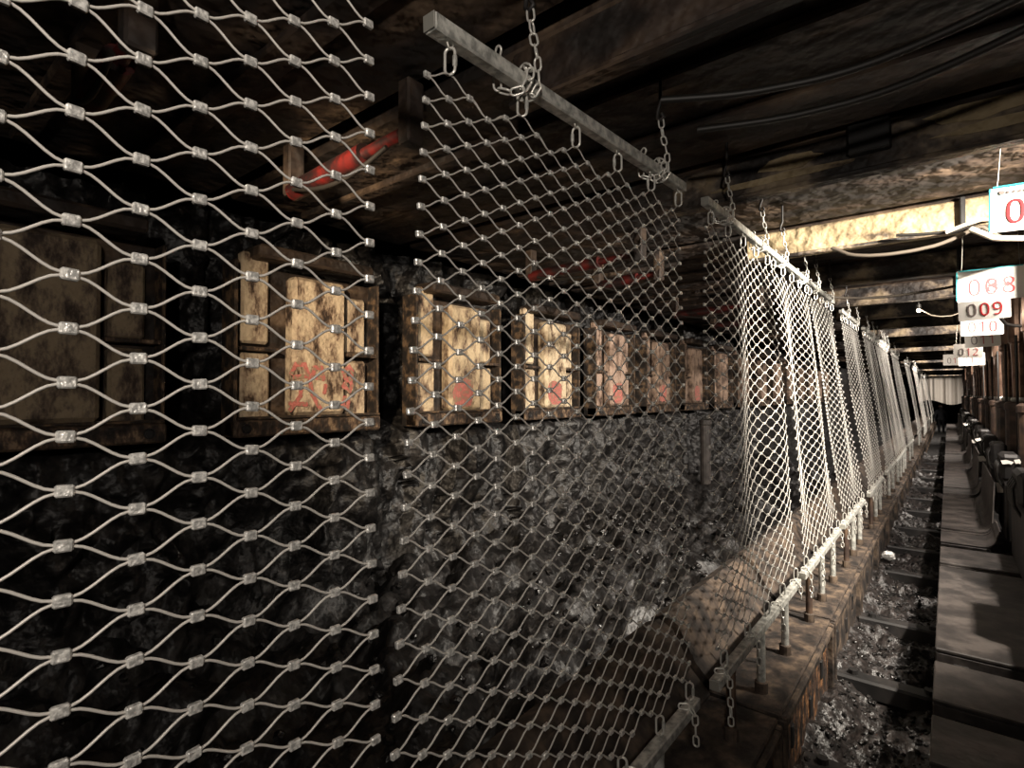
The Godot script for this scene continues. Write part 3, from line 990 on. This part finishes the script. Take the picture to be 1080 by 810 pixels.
# ------------------------------------------------------------------ walkway
func walkway() -> void:
	# black relay bars crossing the muddy channel
	var k := 0
	for t in [2.2, 3.4, 4.62, 5.9, 7.6, 8.85, 10.2, 11.75, 13.2, 14.8, 16.5, 18.3, 20.2]:
		var a := MB.new()
		a.box(Vector3(0, 0.05, 0), Vector3(0.66, 0.13, 0.14), 0.015)
		var o := thing("relay_bar", ["nearest black steel bar across the channel, in the dark foreground"][0] if k == 0 else "black steel bar across the muddy channel, number %s from the viewer" % ["one", "two", "three", "four", "five", "six", "seven", "eight", "nine", "ten", "eleven", "twelve", "thirteen"][k], "bar", W(-0.34, -2.13, t), "bars across the channel")
		obj("bar_beam", a, M.black_steel, o)
		for bx in [-0.22, 0.22]:
			var b := MB.new()
			b.lathe(Vector3(bx, 0.115, 0), [[0.03, 0.0], [0.03, 0.03], [0.0, 0.032]], 8)
			obj("bolt_head", b, M.black_steel, o)
		k += 1
	# standing water between the bars; the mud rises through it
	for p in [[6.0, 7.5, "largest winding puddle"], [9.0, 10.1, "second puddle"], [11.9, 13.1, "small bright puddle"]]:
		var w := MB.new()
		w.box(Vector3(0, 0, -(p[1] - p[0]) * 0.5), Vector3(0.6, 0.01, p[1] - p[0]))
		var o := obj("puddle", w, M.water)
		o.position = W(-0.35, -2.135, p[0])
		tag(o, p[2] + " of black water in the channel mud", "puddle", "puddles")
	# crumpled white paper
	var pb := MB.new()
	rng.seed = 5
	var ring := []
	for a in 7:
		var row := []
		for b in 10:
			var th := PI * a / 6.0; var ph := TAU * b / 10.0
			row.append(Vector3(sin(th) * cos(ph) * 0.075, cos(th) * 0.05, sin(th) * sin(ph) * 0.07) * rng.randf_range(0.75, 1.2))
		ring.append(row)
	for a in 6:
		for b in 10:
			var c: Vector3 = ring[a][b]
			pb.quad(c, ring[a][(b + 1) % 10], ring[a + 1][(b + 1) % 10], ring[a + 1][b], c)
	var po := obj("crumpled_paper", pb, M.paper)
	po.position = W(-0.60, -1.98, 8.1)
	tag(po, "crumpled white paper on the mud beside the side plates", "paper")
	# steel trays with an upswept right wall
	var prof := func(t0: float, t1: float, top: float, wallh: float) -> MB:
		var pts := PackedVector2Array()
		var th := 0.012
		pts.append(Vector2(-0.08, 0)); pts.append(Vector2(0.24, 0))
		for e in range(1, 8):
			var an := PI / 2.0 * e / 7.0
			pts.append(Vector2(0.24 + 0.11 * sin(an), 0.11 - 0.11 * cos(an)))
		pts.append(Vector2(0.37, 0.11 + wallh))
		pts.append(Vector2(0.37 + th, 0.11 + wallh))
		for e in range(7, -1, -1):
			var an := PI / 2.0 * e / 7.0
			pts.append(Vector2(0.24 + (0.11 + th) * sin(an), 0.11 - (0.11 + th) * cos(an)))
		pts.append(Vector2(-0.08, -th))
		var mb := MB.new()
		mb.prism(Vector3(0, 0, -(t1 - t0) * 0.5), pts, t1 - t0)
		return mb
	var starts := [7.06, 10.57, 14.15, 17.75, 21.4, 25.0, 28.6, 32.2]
	for e in starts.size():
		var t0: float = starts[e]
		var o := thing("walkway_tray", "grey steel walkway tray with upswept right side, " + ["nearest lit one", "second lit one", "third along", "fourth along", "fifth along", "sixth along", "seventh along", "farthest"][e], "tray", W(0, -1.5, t0), "walkway trays")
		obj("front_strip", prof.call(0.0, 0.55, 0.0, 0.06), M.tray, o)
		var m: MeshInstance3D = obj("tread_strip", prof.call(0.0, 0.08, 0.0, 0.06), M.tray, o)
		m.position.z = -0.58
		var n: MeshInstance3D = obj("main_plate", prof.call(0.0, 2.5, 0.0, 0.44), M.tray, o)
		n.position.z = -0.75
		var f := MB.new()
		f.box(Vector3(0.1, -0.07, -0.01), Vector3(0.36, 0.115, 0.03), 0.006)
		obj("front_face", f, M.tray, o)
		var s := MB.new()
		s.box(Vector3(0.04, -0.07, 0.006), Vector3(0.07, 0.015, 0.008), 0.002)
		obj("slot", s, M.black_steel, o)
		var b := MB.new()
		b.box(Vector3(0.16, -0.42, -1.7), Vector3(0.34, 0.57, 3.0), 0.02)
		obj("bearer", b, M.black_steel, o)
	var e := 0
	for t in [[6.3, 6.95], [4.15, 6.15], [3.45, 3.95], [2.85, 3.28], [2.1, 2.7]]:
		var o := thing("tread_plate", ["grey tread plate just before the nearest lit tray", "long dark tread plate right of the channel", "dark tread plate between two gaps", "dark tread plate near the bottom edge", "darkest tread plate at the bottom edge"][e], "tread plate", W(0, -1.52, t[0]), "tread plates in the dark foreground")
		var L: float = t[1] - t[0]
		var a := MB.new()
		a.box(Vector3(0.215, -0.012, -L * 0.5), Vector3(0.59, 0.024, L), 0.006)
		obj("top_plate", a, M.tray, o)
		var f := MB.new()
		f.box(Vector3(0.215, -0.085, -0.015), Vector3(0.59, 0.12, 0.03), 0.006)
		obj("front_face", f, M.tray, o)
		var s := MB.new()
		s.box(Vector3(0.04, -0.08, 0.003), Vector3(0.07, 0.015, 0.008), 0.002)
		obj("slot", s, M.black_steel, o)
		var b := MB.new()
		b.box(Vector3(0.25, -0.42, -L * 0.5), Vector3(0.5, 0.53, L * 0.8), 0.02)
		obj("bearer", b, M.black_steel, o)
		e += 1

func legs_and_boxes() -> void:
	for k in range(2, 24):
		var t := 1.45 + PITCH * k
		var far := k > 9
		var o := thing("roof_prop", "brown hydraulic roof prop with bright piston, " + ("far down the right side" if far else ["out of frame beside the viewer", "out of frame on the right", "at the right frame edge behind the plates", "first fully in view on the right", "second in view on the right", "third in view on the right", "fourth in view on the right", "fifth in view on the right"][k - 2]), "roof prop", W(0.78, -1.5, t), "far roof props" if far else "roof props")
		var a := MB.new()
		a.lathe(Vector3.ZERO, [[0.0, 0.0], [0.17, 0.0], [0.17, 1.28], [0.185, 1.3], [0.185, 1.37], [0.15, 1.4], [0.0, 1.4]], 18)
		obj("outer_cylinder", a, M.leg, o)
		var b := MB.new()
		b.lathe(Vector3.ZERO, [[0.085, 1.38], [0.10, 2.0], [0.11, 2.2], [0.13, 2.22], [0.13, 2.85]], 18)
		obj("piston", b, M.chrome, o)
		var c := MB.new()
		c.lathe(Vector3.ZERO, [[0.10, 1.40], [0.115, 1.43], [0.10, 1.46]], 18)
		obj("seal_ring", c, M.zinc, o)
		for e in 1:
			var h := MB.new()
			var pts := PackedVector3Array()
			for u in 10:
				var x := u / 9.0
				pts.append(Vector3(-0.06 - e * 0.06, 0.4 + 1.9 * x, 0.2 + 0.06 * sin(x * PI) + e * 0.03))
			h.tube(pts, 0.018, 6)
			obj("hose", h, M.hose, o)
	# dark control boxes along the right of the walkway, with pale tags
	for k in 18:
		var t := 2.3 + PITCH * k
		var far := k > 7
		var o := thing("control_box", "black hydraulic control box " + ("far along the right of the walkway" if far else "right of the walkway, number %s from the viewer" % ["one", "two", "three", "four", "five", "six", "seven", "eight"][k]), "control box", W(0.46, -1.52, t), "far control boxes" if far else "control boxes")
		var a := MB.new()
		a.box(Vector3(0.05, 0.30, -0.6), Vector3(0.12, 0.6, 1.2), 0.02)
		obj("box_body", a, M.black_steel, o)
		var b := MB.new()
		b.box(Vector3(0.05, 0.74, -0.5), Vector3(0.16, 0.28, 0.5), 0.03)
		obj("valve_block", b, M.black_steel, o)
		for e in 4:
			var c := MB.new()
			var z := -0.32 - e * 0.12
			c.tube(PackedVector3Array([Vector3(0.02, 0.76, z), Vector3(-0.03, 0.80, z), Vector3(-0.06, 0.74, z + 0.02), Vector3(-0.05, 0.60, z + 0.03), Vector3(0.03, 0.45, z + 0.02)]), 0.013, 6)
			obj("hose", c, M.hose, o)
	var e := 0
	for p in [[0.47, -1.02, 7.9, 0.16, 0.13], [0.43, -1.02, 11.3, 0.15, 0.10], [0.44, -0.98, 14.8, 0.14, 0.08], [0.48, -0.72, 7.765, 0.1, 0.05], [0.56, -0.71, 7.765, 0.05, 0.05], [0.45, -0.82, 13.0, 0.16, 0.06], [0.42, -0.8, 16.8, 0.15, 0.06], [0.4, -0.85, 20.4, 0.15, 0.07], [0.42, -0.8, 19.0, 0.2, 0.05]]:
		var a := MB.new()
		a.prism(Vector3.ZERO, PackedVector2Array([Vector2(-p[3] * 0.5, p[4] * 0.5), Vector2(p[3] * 0.42, p[4] * 0.56), Vector2(p[3] * 0.5, -p[4] * 0.1), Vector2(p[3] * 0.25, -p[4] * 0.5), Vector2(p[3] * 0.1, -p[4] * 0.3), Vector2(-p[3] * 0.44, -p[4] * 0.35)]), 0.004, Basis.from_euler(Vector3(-0.3, 0.1, 0.05 * e)))
		var o := obj("paper_tag", a, M.tag)
		o.position = W(p[0], p[1], p[2])
		tag(o, "white tag on the machinery right of the walkway, " + ["nearest and largest", "second, above the tray wall", "third along the trays", "left of a close pair", "right of a close pair", "thin one between the boxes", "thin one far along", "small one far along", "farthest thin one"][e], "tag", "white tags")
		e += 1

# ------------------------------------------------------------------ number plates
func text_mesh(s: String, size: float, depth := 0.003) -> TextMesh:
	var t := TextMesh.new()
	var f := SystemFont.new()
	f.font_names = PackedStringArray(["Droid Sans"])
	t.font = f
	t.text = s
	t.font_size = 64
	t.pixel_size = size / 64.0
	t.depth = depth
	t.curve_step = 2.0
	return t

func round_rect(w: float, h: float, r: float) -> PackedVector2Array:
	var p := PackedVector2Array()
	for c in [[1, 1, 0.0], [-1, 1, PI / 2], [-1, -1, PI], [1, -1, 3 * PI / 2]]:
		for e in 5:
			var a: float = c[2] + PI / 2 * e / 4.0
			p.append(Vector2(c[0] * (w / 2 - r) + r * cos(a), c[1] * (h / 2 - r) + r * sin(a)))
	return p

func signs() -> void:
	var k := 0
	for s in [["007", 0.38, 0.98, 3.86, -0.02], ["008", 0.26, 0.845, 5.5, 0.0], ["009", 0.29, 0.875, 7.2, 0.03], ["010", 0.33, 0.845, 8.75, 0.0], ["011", 0.40, 0.82, 10.5, 0.04], ["012", 0.28, 0.765, 12.42, -0.03], ["013", 0.365, 0.69, 13.9, 0.02], ["014", 0.12, 0.78, 15.7, 0.0]]:
		var o := thing("number_plate", "white hanging plate with red number " + s[0] + ["; nearest, cut by the right edge", " with a red scribble over it", " partly hidden behind another plate", " with a dark hose in front", " below three others", " set left of the rest", " lowest of the row", " peeping out behind two plates"][k], "number plate", W(s[1], s[2], s[3]), "numbered plates along the walkway")
		o.rotation = Vector3(0, 0.08 if k == 0 else 0.0, s[4])
		var pw := 0.40; var phh := 0.245
		var a := MB.new()
		a.prism(Vector3.ZERO, round_rect(pw, phh, 0.015), 0.008)
		var pl := obj("plate", a, M.sign if k < 4 else M.sign_dim, o)
		if k < 2:
			var ring := MB.new()
			for e in [[-pw / 2 + 0.004, 0.0, 0.009, phh - 0.02], [0.0, phh / 2 - 0.004, pw - 0.03, 0.008]]:
				ring.box(Vector3(e[0], e[1], 0.003), Vector3(e[2], e[3], 0.008), 0.001)
			obj("edging", ring, M.cyan, pl)
		for e in 3:
			var mt: Material = M.red_ink
			if k > 1 and e == 0: mt = M.grey_ink
			elif k >= 4: mt = M.faded_ink
			if k == 6 and e > 0: mt = M.dark_ink
			var d := obj("digit", text_mesh(s[0][e], 0.175, 0.0012), mt, pl)
			d.position = Vector3((e - 1) * 0.098 + 0.005, -0.02, 0.0045)
			d.scale = Vector3(0.9, 1.0, 1.0)
		if k == 1:
			var g := obj("overwritten_digit", text_mesh("8", 0.14, 0.0012), M.red_ink, pl)
			g.position = Vector3(0.012, -0.015, 0.0052)
			var ar := MB.new()
			ar.box(Vector3(0.055, -0.012, 0.0055), Vector3(0.14, 0.012, 0.001))
			ar.prism(Vector3(0.02, -0.012, 0.0056), PackedVector2Array([Vector2(-0.03, 0), Vector2(0.012, 0.03), Vector2(0.0, 0), Vector2(0.012, -0.03)]), 0.002)
			ar.prism(Vector3(0.1, -0.012, 0.0056), PackedVector2Array([Vector2(0.03, 0), Vector2(-0.012, 0.026), Vector2(0.0, 0), Vector2(-0.012, -0.026)]), 0.002)
			obj("scribble", ar, M.red_ink, pl)
		if k == 0:
			var lg := MB.new()
			lg.tube(PackedVector3Array([Vector3(-0.148, 0.086, 0.004), Vector3(-0.148, 0.086, 0.0055)]), 0.012, 12)
			obj("emblem", lg, M.grey_ink, pl)
			var dm := MB.new()
			for e in 9:
				dm.box(Vector3(-0.122 + e * 0.022, 0.086, 0.005), Vector3(0.015, 0.004, 0.001))
				dm.box(Vector3(-0.122 + e * 0.022, 0.080, 0.005), Vector3(0.012, 0.003, 0.001))
				dm.box(Vector3(-0.124 + (e % 3) * 0.003 + e * 0.022, 0.085, 0.005), Vector3(0.003, 0.016, 0.001))
			obj("small_print", dm, M.grey_ink, pl)
		for sx in [-1, 1]:
			var w := MB.new()
			var top: float = ROOF - s[2]
			w.tube(PackedVector3Array([Vector3(sx * 0.17, 0.105, -0.006), Vector3(sx * 0.165, 0.16, 0.0), Vector3(sx * 0.15, top, 0.02)]), 0.002 if k > 0 else 0.003, 5)
			obj("hanging_wire", w, M.string, o)
		k += 1

# ------------------------------------------------------------------ hoses, small lamp, post, person
func hose(pts: Array, r: float, m: Material, label: String, called := "hose") -> void:
	var cv := Curve3D.new()
	for k in pts.size():
		var p: Vector3 = W(pts[k][0], pts[k][1], pts[k][2])
		var a: Vector3 = W(pts[maxi(k - 1, 0)][0], pts[maxi(k - 1, 0)][1], pts[maxi(k - 1, 0)][2])
		var b: Vector3 = W(pts[mini(k + 1, pts.size() - 1)][0], pts[mini(k + 1, pts.size() - 1)][1], pts[mini(k + 1, pts.size() - 1)][2])
		var tg := (b - a) / 6.0
		cv.add_point(p, -tg, tg)
	var L := cv.get_baked_length()
	var cnt := int(maxf(12.0, L / 0.05))
	var pp := PackedVector3Array()
	for k in cnt + 1: pp.append(cv.sample_baked(L * k / cnt))
	var org := pp[0]
	for k in pp.size(): pp[k] -= org
	var mb := MB.new()
	mb.tube(pp, r, 9)
	var o := obj(called, mb, m)
	o.position = org
	tag(o, label, "hose", "hoses under the canopies")

func small_things() -> void:
	hose([[-0.74, 1.22, 5.16], [-0.6, 1.13, 5.12], [-0.35, 1.09, 5.1], [-0.05, 1.11, 5.1], [0.14, 1.18, 5.08], [0.19, 1.2, 5.06], [0.3, 1.08, 5.02], [0.5, 1.05, 5.0], [0.9, 1.15, 5.0]], 0.014, M.dusty_hose, "brown hose sagging along the bright canopy edge")
	hose([[0.14, 1.17, 5.0], [0.26, 1.07, 4.95], [0.42, 1.03, 4.9], [0.6, 1.08, 4.9], [1.0, 1.2, 4.9]], 0.02, M.pale_hose, "pale thick hose drooping behind the plate reading 007")
	hose([[0.0, 1.19, 5.08], [0.2, 1.24, 5.06], [0.5, 1.18, 5.0], [0.9, 1.28, 5.0]], 0.013, M.pale_hose, "thin pale hose above the drooping thick hose")
	hose([[-0.3, 1.24, 5.14], [0.05, 1.2, 5.12], [0.3, 1.27, 5.1], [0.8, 1.3, 5.1]], 0.012, M.hose, "black hose crossing the bright canopy edge")
	hose([[0.44, 0.98, 8.0], [0.47, 0.86, 8.2], [0.52, 0.80, 8.3], [0.7, 0.77, 8.4], [0.9, 0.8, 8.4]], 0.018, M.hose, "black hose hanging in front of the plate reading 010")
	hose([[-0.95, 1.27, 2.2], [-0.6, 1.25, 2.35], [-0.2, 1.24, 2.4], [0.3, 1.27, 2.3], [0.8, 1.29, 2.05]], 0.016, M.hose, "dim hose curving under the roof above the rails")
	hose([[-0.9, 1.24, 2.5], [-0.5, 1.22, 2.6], [-0.1, 1.22, 2.6], [0.4, 1.26, 2.45], [0.8, 1.28, 2.2]], 0.016, M.hose, "second dim hose under the roof, beside the first")
	hose([[-1.15, 1.1, 6.6], [-0.9, 1.05, 6.8], [-0.5, 1.03, 6.9], [0.0, 1.07, 6.95], [0.3, 1.12, 6.95]], 0.014, M.dusty_hose, "dusty hose looping below the roof beyond the bright canopy")
	hose([[-0.28, 1.12, 8.85], [-0.15, 1.02, 8.85], [0.05, 1.0, 8.85], [0.2, 1.06, 8.85], [0.3, 1.2, 8.8], [0.32, 1.46, 8.8]], 0.006, M.pale_hose, "thin cable hanging from the small bulb", "cable")
	# small bare bulb
	var o := thing("small_lamp", "small bright bulb lamp hanging under the far roof", "lamp", W(-0.29, 1.11, 8.89))
	var g := MB.new()
	g.lathe(Vector3.ZERO, [[0.0, -0.03], [0.02, -0.022], [0.026, 0.0], [0.018, 0.022], [0.0, 0.024]], 12)
	obj("bulb", g, M.glow, o)
	var h := MB.new()
	h.lathe(Vector3.ZERO, [[0.02, 0.018], [0.03, 0.03], [0.03, 0.07], [0.008, 0.08], [0.008, 0.36]], 12)
	obj("lamp_holder", h, M.lamp_body, o)
	var l := OmniLight3D.new()
	l.name = "lamp_light"; l.light_energy = 0.25; l.light_color = C("fff3e0"); l.light_size = 0.02
	l.omni_range = 30.0; l.omni_attenuation = 2.0; l.shadow_enabled = true
	o.add_child(l)
	l.position = Vector3(0, -0.05, 0)
	# grey prop under the last guard plate
	var p := MB.new()
	p.lathe(Vector3.ZERO, [[0.0, 0.0], [0.1, 0.0], [0.1, 1.5], [0.12, 1.52], [0.12, 1.6], [0.0, 1.6]], 12)
	var po := obj("steel_prop", p, M.tray)
	po.position = W(-3.7, -2.1, 10.6)
	tag(po, "grey steel prop standing before the coal face below the guard plates", "prop")
	# pale sheeting hung across the far end, in folds
	var sheet := MB.new()
	var gx := 60
	for a in gx:
		var cn := []
		for e in [a, a + 1]:
			var u := float(e) / gx
			var fold := 0.12 * sin(u * 31.0) + 0.06 * sin(u * 73.0 + 1.0)
			cn.append(Vector3(-1.6 + 3.4 * u, 0.15 * sin(u * 9.0), fold))
		var H := Vector3(0.0, 2.0, 0.0)
		for z in [0.0, -0.006]:
			var o2 := Vector3(0, 0, z)
			sheet.quad(cn[0] + o2, cn[1] + o2, cn[1] + H + o2, cn[0] + H + o2, Vector3(0, 0, 1.0 if z == 0.0 else -1.0))
	var sh := obj("hanging_sheet", sheet, M.sheet)
	sh.position = W(0, -0.55, 47.5)
	tag(sh, "pale sheeting hung in folds across the far end of the walkway", "sheet")
	person()

func person() -> void:
	# a miner far down the walkway, walking away, stooped; one continuous body mesh
	var J := {"pel": [0, 0.80, 0, 0.14], "chest": [0, 1.15, 0.10, 0.17], "neck": [0, 1.32, 0.17, 0.07], "head": [0, 1.45, 0.22, 0.105],
		"hl": [-0.09, 0.78, 0, 0.10], "kl": [-0.10, 0.43, 0.06, 0.075], "al": [-0.10, 0.08, -0.06, 0.055], "tl": [-0.10, 0.04, 0.10, 0.045],
		"hr": [0.09, 0.78, 0, 0.10], "kr": [0.10, 0.45, 0.16, 0.075], "ar": [0.10, 0.10, 0.16, 0.055], "tr": [0.10, 0.04, 0.30, 0.045],
		"sl": [-0.19, 1.22, 0.10, 0.08], "el": [-0.27, 0.96, 0.06, 0.058], "wl": [-0.26, 0.74, 0.16, 0.042],
		"sr": [0.19, 1.22, 0.10, 0.08], "er": [0.28, 0.97, 0.02, 0.058], "wr": [0.27, 0.74, 0.10, 0.042]}
	var bones := [["pel", "chest"], ["chest", "neck"], ["neck", "head"], ["hl", "kl"], ["kl", "al"], ["al", "tl"], ["hr", "kr"], ["kr", "ar"], ["ar", "tr"], ["pel", "hl"], ["pel", "hr"], ["chest", "sl"], ["chest", "sr"], ["sl", "el"], ["el", "wl"], ["sr", "er"], ["er", "wr"]]
	var bl := []
	for b in bones:
		var a = J[b[0]]; var c = J[b[1]]
		bl.append([Vector3(a[0], a[1], a[2]), Vector3(c[0], c[1], c[2]), a[3], c[3]])
	var f := func(p: Vector3) -> float:
		var d := 9.0
		for b in bl:
			var ab: Vector3 = b[1] - b[0]
			var h := clampf((p - b[0]).dot(ab) / maxf(ab.length_squared(), 1e-6), 0.0, 1.0)
			var e: float = (p - b[0] - ab * h).length() - lerpf(b[2], b[3], h)
			var kk := 0.035
			var w := clampf(0.5 + 0.5 * (d - e) / kk, 0.0, 1.0)
			d = lerpf(d, e, w) - kk * w * (1.0 - w)
		return d
	var cs := 0.03
	var lo := Vector3(-0.42, -0.04, -0.24); var nx := 28; var ny := 56; var nzz := 24
	var val := PackedFloat32Array(); val.resize((nx + 1) * (ny + 1) * (nzz + 1))
	for x in nx + 1:
		for y in ny + 1:
			for z in nzz + 1:
				val[(x * (ny + 1) + y) * (nzz + 1) + z] = f.call(lo + Vector3(x, y, z) * cs)
	var at := func(x: int, y: int, z: int) -> float: return val[(x * (ny + 1) + y) * (nzz + 1) + z]
	var mb := MB.new()
	var id := {}
	for x in nx:
		for y in ny:
			for z in nzz:
				var sum := Vector3.ZERO; var cnt := 0
				var c8 := []
				for e in 8: c8.append(at.call(x + (e & 1), y + ((e >> 1) & 1), z + ((e >> 2) & 1)))
				for e in [[0, 1], [2, 3], [4, 5], [6, 7], [0, 2], [1, 3], [4, 6], [5, 7], [0, 4], [1, 5], [2, 6], [3, 7]]:
					var a: float = c8[e[0]]; var b: float = c8[e[1]]
					if (a < 0.0) != (b < 0.0):
						var u := a / (a - b)
						var pa := Vector3(e[0] & 1, (e[0] >> 1) & 1, (e[0] >> 2) & 1)
						var pb := Vector3(e[1] & 1, (e[1] >> 1) & 1, (e[1] >> 2) & 1)
						sum += pa.lerp(pb, u); cnt += 1
				if cnt > 0:
					var p: Vector3 = lo + (Vector3(x, y, z) + sum / cnt) * cs
					id[Vector3i(x, y, z)] = mb.v.size()
					mb.v.append(p)
					var g := Vector3(f.call(p + Vector3(0.01, 0, 0)) - f.call(p - Vector3(0.01, 0, 0)), f.call(p + Vector3(0, 0.01, 0)) - f.call(p - Vector3(0, 0.01, 0)), f.call(p + Vector3(0, 0, 0.01)) - f.call(p - Vector3(0, 0, 0.01)))
					mb.n.append(g.normalized())
	for key in id:
		var x: int = key.x; var y: int = key.y; var z: int = key.z
		for ax in 3:
			var d := Vector3i.ZERO; d[ax] = 1
			var u := Vector3i.ZERO; u[(ax + 1) % 3] = 1
			var w := Vector3i.ZERO; w[(ax + 2) % 3] = 1
			if not (id.has(key - u) and id.has(key - w) and id.has(key - u - w)): continue
			var a: float = at.call(x, y, z); var b: float = at.call(x + d.x, y + d.y, z + d.z)
			if (a < 0.0) == (b < 0.0): continue
			var q := [id[key], id[key - u], id[key - u - w], id[key - w]]
			if a < 0.0: q.reverse()
			mb.i.append_array([q[0], q[1], q[2], q[0], q[2], q[3]])
	# hands: palm and five fingers joined to each wrist
	for s in [-1, 1]:
		var wv := Vector3(-0.26, 0.74, 0.16) if s < 0 else Vector3(0.27, 0.74, 0.10)
		mb.tube(PackedVector3Array([wv + Vector3(0, 0.02, 0), wv + Vector3(0, -0.03, 0.005), wv + Vector3(0, -0.08, 0.015)]), PackedFloat32Array([0.032, 0.038, 0.034]), 8)
		for e in 4:
			var z := -0.027 + e * 0.018
			var L: float = [0.06, 0.075, 0.08, 0.07][e]
			mb.tube(PackedVector3Array([wv + Vector3(0, -0.07, 0.015 + z), wv + Vector3(-s * 0.008, -0.08 - L * 0.5, 0.02 + z), wv + Vector3(-s * 0.025, -0.08 - L * 0.9, 0.022 + z)]), 0.009, 6)
		mb.tube(PackedVector3Array([wv + Vector3(-s * 0.01, -0.035, 0.03), wv + Vector3(-s * 0.02, -0.07, 0.055), wv + Vector3(-s * 0.025, -0.10, 0.06)]), 0.0095, 6)
	var o := thing("person", "distant person in dark work clothes and helmet walking the far channel", "person", W(-0.34, -2.2, 40.0))
	o.rotation.y = PI
	obj("body", mb, M.cloth, o)
	var hm := MB.new()
	hm.lathe(Vector3(0, 1.47, 0.22), [[0.15, 0.0], [0.125, 0.012], [0.12, 0.06], [0.09, 0.11], [0.04, 0.135], [0.0, 0.14]], 16)
	obj("helmet", hm, M.helmet, o)

func _ready() -> void:
	make_materials()
	camera_and_light()
	lamps()
	setting()
	shields()
	side_plates()
	walkway()
	curtains()
	legs_and_boxes()
	signs()
	small_things()
